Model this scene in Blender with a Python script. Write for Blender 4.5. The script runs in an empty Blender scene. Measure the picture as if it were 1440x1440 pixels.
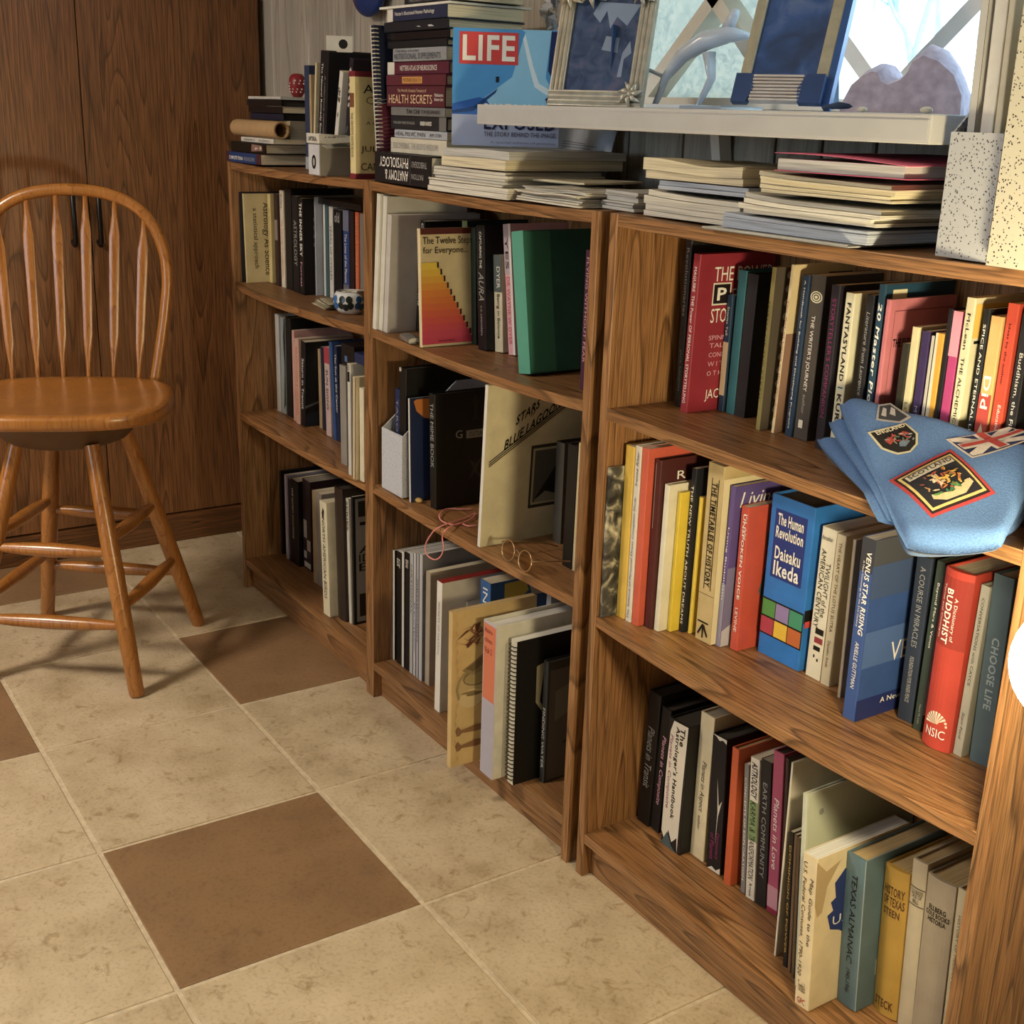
# Reading corner: three oak bookcases along a panelled wall under a lattice window, bar stool, tiled floor
WORLD = 6.0      # overcast sky outside the window
EXPO = 0.4
P_GLOBE = 170.0   # emission of the frosted globe lamp
P_CEIL = 58.0    # ceiling fitting
import bpy, bmesh, math, random
from mathutils import Vector, Matrix
random.seed(7)
R = math.radians
scn = bpy.context.scene
col = scn.collection
# ------------------------------------------------------------------ camera
CAM = Vector((3.3012, -1.2365, 1.3655)); YAW, PITCH, ROLL, FPX = R(56.4645), R(-17.8736), R(1.8114), 1736.26
FW = Vector((-math.sin(YAW)*math.cos(PITCH), math.cos(YAW)*math.cos(PITCH), math.sin(PITCH)))
_rt = Vector((math.cos(YAW), math.sin(YAW), 0)); _up = _rt.cross(FW)
RT = _rt*math.cos(ROLL)+_up*math.sin(ROLL); UP = -_rt*math.sin(ROLL)+_up*math.cos(ROLL)
cd = bpy.data.cameras.new('camera'); co = bpy.data.objects.new('camera', cd); col.objects.link(co)
cd.sensor_width = 36; cd.lens = FPX/1440*36; cd.clip_start = .02; cd.clip_end = 200
mw = Matrix.Identity(4)
for i in range(3): mw[i][0] = RT[i]; mw[i][1] = UP[i]; mw[i][2] = -FW[i]; mw[i][3] = CAM[i]
co.matrix_world = mw; scn.camera = co
def proj(x, y, z):
    X = Vector((x, y, z))-CAM; d = X.dot(FW)
    return 720+FPX*X.dot(RT)/d, 720-FPX*X.dot(UP)/d
def hit(u, v, ax, val):
    d = FW+RT*((u-720)/FPX)-UP*((v-720)/FPX)
    return CAM+d*((val-CAM[ax])/d[ax])
def bis(f, a, b):
    fa = f(a)
    for _ in range(40):
        m = (a+b)/2; fm = f(m)
        if (fm > 0) == (fa > 0): a, fa = m, fm
        else: b = m
    return (a+b)/2
# ------------------------------------------------------------------ world, exposure
W = bpy.data.worlds.new('world'); scn.world = W; W.use_nodes = True
bg = W.node_tree.nodes['Background']; bg.inputs[0].default_value = (.60, .82, 1, 1); bg.inputs[1].default_value = WORLD
vs = scn.view_settings; vs.view_transform = 'Standard'; vs.look = 'None'; vs.exposure = EXPO; vs.gamma = 1; vs.use_curve_mapping = False
# ------------------------------------------------------------------ materials
def lin(c): return tuple((v/12.92 if v <= .04045 else ((v+.055)/1.055)**2.4) for v in c)
def rgb(c):
    if isinstance(c, str): c = tuple(int(c[i:i+2], 16)/255 for i in (0, 2, 4))
    return lin(c)+(1,)
_m = {}
def newmat(name):
    m = bpy.data.materials.new(name); m.use_nodes = True
    return m, m.node_tree.nodes, m.node_tree.links, m.node_tree.nodes['Principled BSDF']
def pm(c, rough=.55, var=.12, sc=30, spec=.35, metal=0, bump=0, key=None):
    """plain procedural material: one colour, mottled a little by noise"""
    k = (c, rough, var, sc, spec, metal, bump)
    if k in _m: return _m[k]
    m, N, L, b = newmat('surface_'+(c if isinstance(c, str) else 'c%d' % len(_m)))
    tc = N.new('ShaderNodeTexCoord'); n = N.new('ShaderNodeTexNoise'); n.inputs['Scale'].default_value = sc; n.inputs['Detail'].default_value = 4
    L.new(tc.outputs['Object'], n.inputs['Vector'])
    r = N.new('ShaderNodeMapRange'); r.inputs[1].default_value = .25; r.inputs[2].default_value = .75; r.inputs[3].default_value = 1-var; r.inputs[4].default_value = 1+var*.6
    L.new(n.outputs[0], r.inputs[0])
    mx = N.new('ShaderNodeMix'); mx.data_type = 'RGBA'; mx.blend_type = 'MULTIPLY'; mx.inputs[0].default_value = 1; q = rgb(c); lum = .3*q[0]+.55*q[1]+.15*q[2]; mx.inputs[6].default_value = tuple(.9*v+.1*lum for v in q[:3])+(1,)
    L.new(r.outputs[0], mx.inputs[7]); L.new(mx.outputs[2], b.inputs['Base Color'])
    b.inputs['Roughness'].default_value = rough; b.inputs['Specular IOR Level'].default_value = spec; b.inputs['Metallic'].default_value = metal
    if bump:
        bp = N.new('ShaderNodeBump'); bp.inputs['Strength'].default_value = bump; bp.inputs['Distance'].default_value = .002
        L.new(n.outputs[0], bp.inputs['Height']); L.new(bp.outputs[0], b.inputs['Normal'])
    _m[k] = m; return m
def ramp(N, pts):
    r = N.new('ShaderNodeValToRGB'); e = r.color_ramp.elements
    while len(e) < len(pts): e.new(.5)
    for i, (p, c) in enumerate(pts): e[i].position = p; e[i].color = c if len(c) == 4 else c+(1,)
    return r
def wood(name, light, mid, dark, axis, size=1., rough=.42, freq=13, coat=0, pore=.5):
    """oak-like grain: contour lines of a stretched noise field plus fine pores, running along axis"""
    m, N, L, b = newmat(name)
    tc = N.new('ShaderNodeTexCoord'); oi = N.new('ShaderNodeObjectInfo')
    add = N.new('ShaderNodeVectorMath'); add.operation = 'ADD'
    mul = N.new('ShaderNodeVectorMath'); mul.operation = 'SCALE'; mul.inputs[0].default_value = (13.7, 9.3, 21.1)
    L.new(oi.outputs['Random'], mul.inputs['Scale']); L.new(tc.outputs['Object'], add.inputs[0]); L.new(mul.outputs[0], add.inputs[1])
    def mapped(a, c):
        mp = N.new('ShaderNodeMapping'); s = [a, a, a]; s[axis] = c; mp.inputs['Scale'].default_value = [q/size for q in s]
        L.new(add.outputs[0], mp.inputs[0]); return mp
    m1 = mapped(11, .8); n1 = N.new('ShaderNodeTexNoise'); n1.inputs['Scale'].default_value = 1; n1.inputs['Detail'].default_value = 1.5; n1.inputs['Roughness'].default_value = .35; n1.inputs['Distortion'].default_value = .25
    L.new(m1.outputs[0], n1.inputs['Vector'])
    f = N.new('ShaderNodeMath'); f.operation = 'MULTIPLY'; f.inputs[1].default_value = freq; L.new(n1.outputs[0], f.inputs[0])
    fr = N.new('ShaderNodeMath'); fr.operation = 'FRACT'; L.new(f.outputs[0], fr.inputs[0])
    c1 = ramp(N, [(0, rgb(light)), (.55, rgb(mid)), (.78, rgb(mid)), (.92, rgb(dark)), (1, rgb(light))]); L.new(fr.outputs[0], c1.inputs[0])
    m2 = mapped(380, 12); n2 = N.new('ShaderNodeTexNoise'); n2.inputs['Scale'].default_value = 1; n2.inputs['Detail'].default_value = 2
    L.new(m2.outputs[0], n2.inputs['Vector'])
    c2 = ramp(N, [(.36, (1-pore, 1-pore, 1-pore)), (.55, (1, 1, 1))]); L.new(n2.outputs[0], c2.inputs[0])
    m3 = mapped(9, .8); n3 = N.new('ShaderNodeTexNoise'); n3.inputs['Scale'].default_value = .6; L.new(m3.outputs[0], n3.inputs['Vector'])
    c3 = ramp(N, [(.3, (.78, .78, .78)), (.7, (1.0, 1.0, 1.0))]); L.new(n3.outputs[0], c3.inputs[0])
    x1 = N.new('ShaderNodeMix'); x1.data_type = 'RGBA'; x1.blend_type = 'MULTIPLY'; x1.inputs[0].default_value = 1; L.new(c1.outputs[0], x1.inputs[6]); L.new(c2.outputs[0], x1.inputs[7])
    x2 = N.new('ShaderNodeMix'); x2.data_type = 'RGBA'; x2.blend_type = 'MULTIPLY'; x2.inputs[0].default_value = 1; L.new(x1.outputs[2], x2.inputs[6]); L.new(c3.outputs[0], x2.inputs[7])
    L.new(x2.outputs[2], b.inputs['Base Color']); b.inputs['Roughness'].default_value = rough; b.inputs['Coat Weight'].default_value = coat; b.inputs['Coat Roughness'].default_value = .25
    bp = N.new('ShaderNodeBump'); bp.inputs['Strength'].default_value = .12; bp.inputs['Distance'].default_value = .001; L.new(n2.outputs[0], bp.inputs['Height']); L.new(bp.outputs[0], b.inputs['Normal'])
    return m
def paper(c, key, axis=0, lines=900):
    """page edges: fine lines stacked along the thickness axis"""
    if key in _m: return _m[key]
    m, N, L, b = newmat('page_edges_'+key)
    tc = N.new('ShaderNodeTexCoord'); mp = N.new('ShaderNodeMapping'); s = [6, 6, 6]; s[axis] = lines; mp.inputs['Scale'].default_value = s
    L.new(tc.outputs['Object'], mp.inputs[0]); n = N.new('ShaderNodeTexNoise'); n.inputs['Scale'].default_value = 1; n.inputs['Detail'].default_value = 2; L.new(mp.outputs[0], n.inputs['Vector'])
    a = rgb(c); d = tuple(v*.55 for v in a[:3])+(1,)
    r = ramp(N, [(.3, d), (.55, a)]); L.new(n.outputs[0], r.inputs[0]); L.new(r.outputs[0], b.inputs['Base Color']); b.inputs['Roughness'].default_value = .85
    _m[key] = m; return m
def speckle(name, base, dots, sc=260, thr=.36, d2=None):
    """cardboard printed with small dark flecks"""
    m, N, L, b = newmat(name)
    tc = N.new('ShaderNodeTexCoord'); v = N.new('ShaderNodeTexVoronoi'); v.inputs['Scale'].default_value = sc; v.inputs['Randomness'].default_value = 1
    nz = N.new('ShaderNodeTexNoise'); nz.inputs['Scale'].default_value = sc*1.7
    L.new(tc.outputs['Object'], nz.inputs['Vector']); L.new(tc.outputs['Object'], v.inputs['Vector'])
    sm = N.new('ShaderNodeMath'); sm.operation = 'MULTIPLY_ADD'; sm.inputs[1].default_value = .5; L.new(nz.outputs[0], sm.inputs[0]); L.new(v.outputs['Distance'], sm.inputs[2])
    r = ramp(N, [(thr, rgb(dots)), (thr+.06, rgb(base))]); L.new(sm.outputs[0], r.inputs[0]); L.new(r.outputs[0], b.inputs['Base Color']); b.inputs['Roughness'].default_value = .7
    return m
# ------------------------------------------------------------------ mesh builder
class MB:
    def __init__(s): s.v = []; s.f = []; s.m = []
    def add(s, vs, fs, mi=0):
        o = len(s.v); s.v += [tuple(p) for p in vs]; s.f += [tuple(i+o for i in f) for f in fs]; s.m += [mi]*len(fs); return s
    def box(s, x0, y0, z0, x1, y1, z1, mi=0):
        return s.add([(x0, y0, z0), (x1, y0, z0), (x1, y1, z0), (x0, y1, z0), (x0, y0, z1), (x1, y0, z1), (x1, y1, z1), (x0, y1, z1)],
                     [(0, 3, 2, 1), (4, 5, 6, 7), (0, 1, 5, 4), (1, 2, 6, 5), (2, 3, 7, 6), (3, 0, 4, 7)], mi)
    def prism(s, poly, a, b, fn=None, mi=0):
        """polygon (2-D) swept from a to b; fn(p,q,w)->xyz"""
        fn = fn or (lambda p, q, w: (p, q, w)); n = len(poly)
        vs = [fn(p, q, a) for p, q in poly]+[fn(p, q, b) for p, q in poly]
        fs = [tuple(range(n))[::-1], tuple(range(n, 2*n))]+[(i, (i+1) % n, (i+1) % n+n, i+n) for i in range(n)]
        return s.add(vs, fs, mi)
    def tube(s, pts, rad, seg=8, mi=0, cap=True, squash=None, ref=None):
        pts = [Vector(p) for p in pts]; n = len(pts); rad = rad if isinstance(rad, (list, tuple)) else [rad]*n
        vs = []; side = None
        for i, p in enumerate(pts):
            t = (pts[min(i+1, n-1)]-pts[max(i-1, 0)]).normalized()
            if side is None:
                a = Vector(ref) if ref else (Vector((0, 0, 1)) if abs(t.z) < .9 else Vector((1, 0, 0)))
                side = t.cross(a).normalized()
            side = (side-t*side.dot(t)).normalized(); up = side.cross(t)
            k = squash or 1
            for j in range(seg):
                w = 2*math.pi*j/seg; vs.append(p+side*(rad[i]*math.cos(w))+up*(rad[i]*k*math.sin(w)))
        fs = [(i*seg+j, i*seg+(j+1) % seg, (i+1)*seg+(j+1) % seg, (i+1)*seg+j) for i in range(n-1) for j in range(seg)]
        if cap: fs += [tuple(range(seg))[::-1], tuple(range((n-1)*seg, n*seg))]
        return s.add(vs, fs, mi)
    def lathe(s, prof, seg=24, c=(0, 0, 0), mi=0):
        vs = [(c[0]+r*math.cos(2*math.pi*j/seg), c[1]+r*math.sin(2*math.pi*j/seg), c[2]+z) for r, z in prof for j in range(seg)]
        n = len(prof)
        fs = [(i*seg+j, i*seg+(j+1) % seg, (i+1)*seg+(j+1) % seg, (i+1)*seg+j) for i in range(n-1) for j in range(seg)]
        if prof[0][0] > 1e-6: fs.append(tuple(range(seg))[::-1])
        if prof[-1][0] > 1e-6: fs.append(tuple(range((n-1)*seg, n*seg)))
        return s.add(vs, fs, mi)
    def grid(s, fn, nu, nv, mi=0, closed_u=False):
        vs = [fn(i/nu, j/nv) for j in range(nv+1) for i in range(nu+1)]
        fs = [(j*(nu+1)+i, j*(nu+1)+i+1, (j+1)*(nu+1)+i+1, (j+1)*(nu+1)+i) for j in range(nv) for i in range(nu)]
        return s.add(vs, fs, mi)
    def slab(s, fn, nu, nv, th, mi=0):
        """closed slab: fn(u,v)->xyz top surface, dropped by th (number or function)"""
        o = len(s.v); top = [Vector(fn(i/nu, j/nv)) for j in range(nv+1) for i in range(nu+1)]
        T = th if callable(th) else (lambda u, v: th)
        bot = [top[j*(nu+1)+i]-Vector((0, 0, T(i/nu, j/nv))) for j in range(nv+1) for i in range(nu+1)]
        n = len(top); fs = []
        I = lambda i, j: j*(nu+1)+i
        for j in range(nv):
            for i in range(nu):
                q = (I(i, j), I(i+1, j), I(i+1, j+1), I(i, j+1)); fs.append(q); fs.append(tuple(k+n for k in q[::-1]))
        for i in range(nu):
            fs.append((I(i+1, 0), I(i, 0), I(i, 0)+n, I(i+1, 0)+n)); fs.append((I(i, nv), I(i+1, nv), I(i+1, nv)+n, I(i, nv)+n))
        for j in range(nv):
            fs.append((I(0, j), I(0, j+1), I(0, j+1)+n, I(0, j)+n)); fs.append((I(nu, j+1), I(nu, j), I(nu, j)+n, I(nu, j+1)+n))
        return s.add(top+bot, fs, mi)
    def sphere(s, c, r, nu=12, nv=8, mi=0, sc=(1, 1, 1)):
        prof = [(max(r*math.sin(math.pi*i/nv), 0), -r*math.cos(math.pi*i/nv)) for i in range(nv+1)]
        prof[0] = (1e-5, -r); prof[-1] = (1e-5, r); o = len(s.v); s.lathe(prof, nu, (0, 0, 0), mi)
        for i in range(o, len(s.v)): p = s.v[i]; s.v[i] = (c[0]+p[0]*sc[0], c[1]+p[1]*sc[1], c[2]+p[2]*sc[2])
        return s
    def mesh(s, name, mats, smooth=False):
        me = bpy.data.meshes.new(name); me.from_pydata(s.v, [], s.f)
        for m in (mats if isinstance(mats, (list, tuple)) else [mats]): me.materials.append(m)
        if any(s.m): me.polygons.foreach_set('material_index', s.m)
        bm = bmesh.new(); bm.from_mesh(me); bmesh.ops.recalc_face_normals(bm, faces=bm.faces); bm.to_mesh(me); bm.free()
        if smooth: me.polygons.foreach_set('use_smooth', [True]*len(me.polygons))
        me.update(); return me
    def build(s, name, mats, parent=None, smooth=False, bevel=0, loc=None, rot=None, auto=None):
        o = bpy.data.objects.new(name, s.mesh(name, mats, smooth)); col.objects.link(o); o.parent = parent
        if loc: o.location = loc
        if rot: o.rotation_euler = rot
        if bevel:
            md = o.modifiers.new('soft_edges', 'BEVEL'); md.width = bevel; md.segments = 2; md.limit_method = 'ANGLE'; md.angle_limit = R(40)
        if auto:
            md = o.modifiers.new('split', 'EDGE_SPLIT'); md.split_angle = R(auto)
        return o
def tag(o, label, cat, group=None):
    o['label'] = label; o['category'] = cat
    if group: o['group'] = group
    return o
def thing(name, label, cat, loc=(0, 0, 0), rot=(0, 0, 0), group=None):
    o = bpy.data.objects.new(name, None); o.empty_display_size = .05; col.objects.link(o); o.location = loc; o.rotation_euler = rot
    return tag(o, label, cat, group)
def struct(o): o['kind'] = 'structure'; return o
# ------------------------------------------------------------------ lettering: glyphs of the built-in font, cached
_g = {}
def load_glyphs(chars):
    tmp = []
    for bold in (0, 1):
        for c in sorted(set(chars)):
            if c == ' ': continue
            for body in (c, 'H'+c+'H'):
                cu = bpy.data.curves.new('glyph', 'FONT'); cu.body = body; cu.size = 1; cu.resolution_u = 2; cu.offset = .022*bold
                cu.dimensions = '2D'; cu.fill_mode = 'FRONT'
                o = bpy.data.objects.new('glyph', cu); col.objects.link(o); tmp.append((bold, c, body, o))
    cu = bpy.data.curves.new('glyph', 'FONT'); cu.body = 'HH'; cu.size = 1; hh = bpy.data.objects.new('glyph', cu); col.objects.link(hh)
    bpy.context.view_layer.update(); dg = bpy.context.evaluated_depsgraph_get()
    def ext(o):
        me = o.evaluated_get(dg).to_mesh(); xs = [v.co.x for v in me.vertices]; return (min(xs), max(xs)) if xs else (0, .3)
    a, b = ext(hh); wh = b-a
    for bold, c, body, o in tmp:
        if len(body) == 1:
            me = o.evaluated_get(dg).to_mesh(); _g.setdefault((bold, c), {})['v'] = [(v.co.x, v.co.y) for v in me.vertices]
            _g[(bold, c)]['f'] = [tuple(p.vertices) for p in me.polygons]
        else:
            a, b = ext(o); _g.setdefault((bold, c), {})['w'] = b-a-wh
    for t in tmp: cu = t[3].data; bpy.data.objects.remove(t[3]); bpy.data.curves.remove(cu)
    cu = hh.data; bpy.data.objects.remove(hh); bpy.data.curves.remove(cu)
    for b in (0, 1): _g[(b, ' ')] = {'v': [], 'f': [], 'w': .28}
def text2d(s, bold=0, shear=0, track=0):
    """-> verts, faces scaled so that the string fills the unit square"""
    V = []; F = []; x = 0
    for c in s:
        g = _g.get((bold, c)) or _g[(bold, ' ')]
        o = len(V); V += [(x+a+shear*b, b) for a, b in g['v']]; F += [tuple(i+o for i in f) for f in g['f']]; x += g['w']+track
    if not V: return [], []
    x0 = min(v[0] for v in V); x1 = max(v[0] for v in V); y0 = min(min(v[1] for v in V), 0); y1 = max(max(v[1] for v in V), .5)
    return [((a-x0)/(x1-x0), (b-y0)/(y1-y0)) for a, b in V], F
def put_text(mb, s, place, rect, orient='d', bold=0, shear=0, mi=0, track=0):
    """place(a,b)->xyz on a face, a right 0..1, b up 0..1; rect=(a0,b0,a1,b1)"""
    V, F = text2d(s, bold, shear, track); a0, b0, a1, b1 = rect; out = []
    for x, y in V:
        if orient == 'd': a = a0+(a1-a0)*y; b = b1-(b1-b0)*x
        elif orient == 'u': a = a1-(a1-a0)*y; b = b0+(b1-b0)*x
        elif orient == 'r': a = a1-(a1-a0)*x; b = b1-(b1-b0)*y
        else: a = a0+(a1-a0)*x; b = b0+(b1-b0)*y
        out.append(place(a, b))
    mb.add(out, F, mi)
CHARS = "ABCDEFGHIJKLMNOPQRSTUVWXYZabcdefghijklmnopqrstuvwxyz0123456789&.,'-:!?*/|()"
load_glyphs(CHARS)
# ------------------------------------------------------------------ large lights (their fittings are built further down)
LAMP = hit(1519, 938, 1, -.235)
def lamp_light(name, kind, loc, energy, color, **kw):
    l = bpy.data.lights.new(name, kind); l.energy = energy; l.color = color
    for k, v in kw.items(): setattr(l, k, v)
    o = bpy.data.objects.new(name, l); col.objects.link(o); o.location = loc; return o
CEIL_AT = (.75, -2.35, 2.36)
cl = lamp_light('ceiling_lamp_light', 'AREA', (CEIL_AT[0], CEIL_AT[1], CEIL_AT[2]-.1), P_CEIL, (1, .86, .70), shape='DISK', size=.5)
# ------------------------------------------------------------------ materials of the setting
OAK_L, OAK_M, OAK_D = 'a67a50', '966a42', '69492b'
oak_x = wood('oak_laminate_lengthwise', OAK_L, OAK_M, OAK_D, 0)
oak_z = wood('oak_laminate_upright', OAK_L, OAK_M, OAK_D, 2)
veneer = wood('dark_oak_veneer', '8c5e38', '7f5330', '5c3b1f', 2, size=1.3, rough=.38, freq=20)
veneer_y = wood('dark_oak_skirting', '7a4c28', '64401f', '3a2311', 1, rough=.45)
chairwood = wood('varnished_oak_stool', 'b57838', 'ab6e31', '94591f', 2, size=.5, rough=.28, freq=9, coat=.5, pore=.25)
def tile_mat(name, a, b_, c, vein):
    m, N, L, b = newmat(name); tc = N.new('ShaderNodeTexCoord'); oi = N.new('ShaderNodeObjectInfo')
    sc = N.new('ShaderNodeVectorMath'); sc.operation = 'SCALE'; sc.inputs[0].default_value = (31, 17, 5); L.new(oi.outputs['Random'], sc.inputs['Scale'])
    ad = N.new('ShaderNodeVectorMath'); ad.operation = 'ADD'; L.new(tc.outputs['Object'], ad.inputs[0]); L.new(sc.outputs[0], ad.inputs[1])
    n = N.new('ShaderNodeTexNoise'); n.inputs['Scale'].default_value = 7; n.inputs['Detail'].default_value = 7; n.inputs['Roughness'].default_value = .62; L.new(ad.outputs[0], n.inputs['Vector'])
    r = ramp(N, [(.3, rgb(a)), (.5, rgb(b_)), (.72, rgb(c))]); L.new(n.outputs[0], r.inputs[0])
    n2 = N.new('ShaderNodeTexNoise'); n2.inputs['Scale'].default_value = 26; n2.inputs['Detail'].default_value = 9; n2.inputs['Roughness'].default_value = .7; n2.inputs['Distortion'].default_value = .8; L.new(ad.outputs[0], n2.inputs['Vector'])
    r2 = ramp(N, [(.0, (1, 1, 1)), (.56, (1, 1, 1)), (.66, tuple(vein)), (.8, tuple(vein))]); L.new(n2.outputs[0], r2.inputs[0])
    n3 = N.new('ShaderNodeTexNoise'); n3.inputs['Scale'].default_value = 130; n3.inputs['Detail'].default_value = 3; L.new(ad.outputs[0], n3.inputs['Vector'])
    r3 = ramp(N, [(.3, (.82, .8, .76)), (.5, (1, 1, 1))]); L.new(n3.outputs[0], r3.inputs[0])
    x = N.new('ShaderNodeMix'); x.data_type = 'RGBA'; x.blend_type = 'MULTIPLY'; x.inputs[0].default_value = 1; L.new(r.outputs[0], x.inputs[6]); L.new(r2.outputs[0], x.inputs[7])
    y = N.new('ShaderNodeMix'); y.data_type = 'RGBA'; y.blend_type = 'MULTIPLY'; y.inputs[0].default_value = 1; L.new(x.outputs[2], y.inputs[6]); L.new(r3.outputs[0], y.inputs[7])
    L.new(y.outputs[2], b.inputs['Base Color']); b.inputs['Roughness'].default_value = .5
    bp = N.new('ShaderNodeBump'); bp.inputs['Strength'].default_value = .25; bp.inputs['Distance'].default_value = .002; L.new(n2.outputs[0], bp.inputs['Height']); L.new(bp.outputs[0], b.inputs['Normal'])
    return m
tile_beige = tile_mat('beige_stone_tile', 'a99678', 'beac8f', 'ccbb9f', (.70, .64, .55))
tile_brown = tile_mat('brown_stone_tile', '7a6046', '876a4c', '907052', (.85, .82, .78))
grout = pm('c9b799', .9, .25, 60)
plankm = wood('grey_panelling', 'beb6a9', 'b2aa9d', '9f978a', 2, rough=.6, freq=10, pore=.18)
groove = pm('2a2622', .9)
offwhite = pm('d8d2c4', .8, .06, 5)
# ------------------------------------------------------------------ room shell
X0, X1, Y0, Y1, ZC = -1.1, 4.7, -4.3, .33, 2.45
fl = struct(MB().box(X0-.1, Y0-.1, -.12, X1+.1, Y1+.2, -.003).build('floor', grout))
T = .4536; TX, TY = -.1804, -.2963; g = .0045
def tile_mesh(name, m):
    mb = MB(); h = T/2-g; a = h-.0015
    mb.prism([(-h, -h), (h, -h), (h, h), (-h, h)], -.006, -.0012)
    mb.add([(-h, -h, -.0012), (h, -h, -.0012), (h, h, -.0012), (-h, h, -.0012), (-a, -a, 0), (a, -a, 0), (a, a, 0), (-a, a, 0)], [(4, 5, 6, 7), (0, 1, 5, 4), (1, 2, 6, 5), (2, 3, 7, 6), (3, 0, 4, 7)])
    return mb.mesh(name, m)
tb, tn = tile_mesh('tile', tile_beige), tile_mesh('tile', tile_brown)
for i in range(-3, 11):
    for j in range(-9, 2):
        x = TX+(i+.5)*T; y = TY+(j+.5)*T
        if not (X0 < x < X1+.2 and Y0-.2 < y < Y1+.1): continue
        brown = (i, j) in {(3, -1), (1, 0), (1, -2), (-1, -1), (3, -3), (5, -4), (7, -2), (9, -3), (7, -5), (-1, -4)}
        o = bpy.data.objects.new('tile', tn if brown else tb); col.objects.link(o); o.parent = fl
        o.location = (x, y, random.uniform(-.0006, .0002)); o.rotation_euler = (0, 0, random.uniform(-.002, .002))
struct(MB().box(X0-.1, Y0-.1, ZC, X1+.1, Y1+.2, ZC+.1).build('ceiling', offwhite))
struct(MB().box(X0-.1, Y0, 0, X0, Y1+.12, ZC).build('wall_left', pm('9d8a70', .7)))
struct(MB().box(X1, Y0, 0, X1+.1, Y1+.12, ZC).build('wall_right', pm('a08a6a', .7)))
V0, V1, VZ0, VZ1 = 1.2, 2.6, .95, 2.0     # unseen window behind the camera, added to give cool fill daylight
wf = MB(); wf.box(X0, Y0-.1, 0, V0, Y0, ZC); wf.box(V1, Y0-.1, 0, X1, Y0, ZC); wf.box(V0, Y0-.1, 0, V1, Y0, VZ0); wf.box(V0, Y0-.1, VZ1, V1, Y0, ZC)
struct(wf.build('wall_front', pm('a08a6a', .7)))
w2 = bpy.data.objects.new('fill_window', None); col.objects.link(w2); w2.location = (V0, Y0, VZ0); struct(w2)
for a in ((V0, V0+.05, VZ0, VZ1), (V1-.05, V1, VZ0, VZ1), (V0+.05, V1-.05, VZ0, VZ0+.05), (V0+.05, V1-.05, VZ1-.05, VZ1), ((V0+V1)/2-.025, (V0+V1)/2+.025, VZ0+.05, VZ1-.05)):
    MB().box(a[0], Y0-.08, a[2], a[1], Y0+.01, a[3]).build('window_frame', offwhite, w2).location = (-V0, -Y0, -VZ0)
WX0, WX1, WZ0, WZ1 = 1.17, 3.05, 1.385, 2.1
wb = MB(); wb.box(X0, Y1, 0, WX0, Y1+.12, ZC); wb.box(WX1, Y1, 0, X1, Y1+.12, ZC); wb.box(WX0, Y1, 0, WX1, Y1+.12, WZ0); wb.box(WX0, Y1, WZ1, WX1, Y1+.12, ZC)
wall = struct(wb.build('wall_back', groove))
gx = [-1.1, -.9, -.72, -.435, -.172, .003, .117, .292, .467, .586, .76, .87, 1.02, 1.17, 1.319, 1.48, 1.606, 1.718, 1.8245, 1.937, 2.10, 2.24, 2.42, 2.6, 2.72, 2.9, 3.05, 3.25, 3.4, 3.62, 3.8, 3.93, 4.15, 4.35, 4.5, 4.7]
for a, b in zip(gx, gx[1:]):
    segs = [(.02, ZC)] if (b <= WX0+.001 or a >= WX1-.001) else [(.02, WZ0), (WZ1, ZC)]
    for z0, z1 in segs:
        h = (z1-z0)/2; w = (b-a)/2-.003
        mb = MB(); c = .004
        mb.prism([(-w, 0), (-w, -.006), (-w+c, -.01), (w-c, -.01), (w, -.006), (w, 0)], -h, h)
        o = mb.build('plank', plankm, wall); o.location = ((a+b)/2, Y1, (z0+z1)/2)
WALLY = Y1-.01
# ------------------------------------------------------------------ window: painted frame, diamond lattice, two panes
trim = pm('e4e0d6', .5, .08, 20)
win = bpy.data.objects.new('window_1', None); col.objects.link(win); win.location = (WX0, Y1, WZ0); struct(win)
def wpart(name, m, mb): o = mb.build(name, m, win); o.location = (-WX0, -Y1, -WZ0); return o
mb = MB(); mb.box(WX0-.03, Y1-.02, WZ0-.002, WX0+.035, Y1+.09, WZ1); mb.box(WX1-.03, Y1-.02, WZ0, WX1, Y1+.09, WZ1); mb.box(WX0+.035, Y1-.02, WZ1-.03, WX1-.03, Y1+.09, WZ1)
mb.box(WX0+.035, Y1-.012, WZ0, WX1-.03, Y1+.09, WZ0+.018)
wpart('window_frame', trim, mb)
MULL = 1.80
wpart('mullion', trim, MB().box(MULL-.02, Y1-.012, WZ0+.018, MULL+.02, Y1+.08, WZ1-.03))
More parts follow.
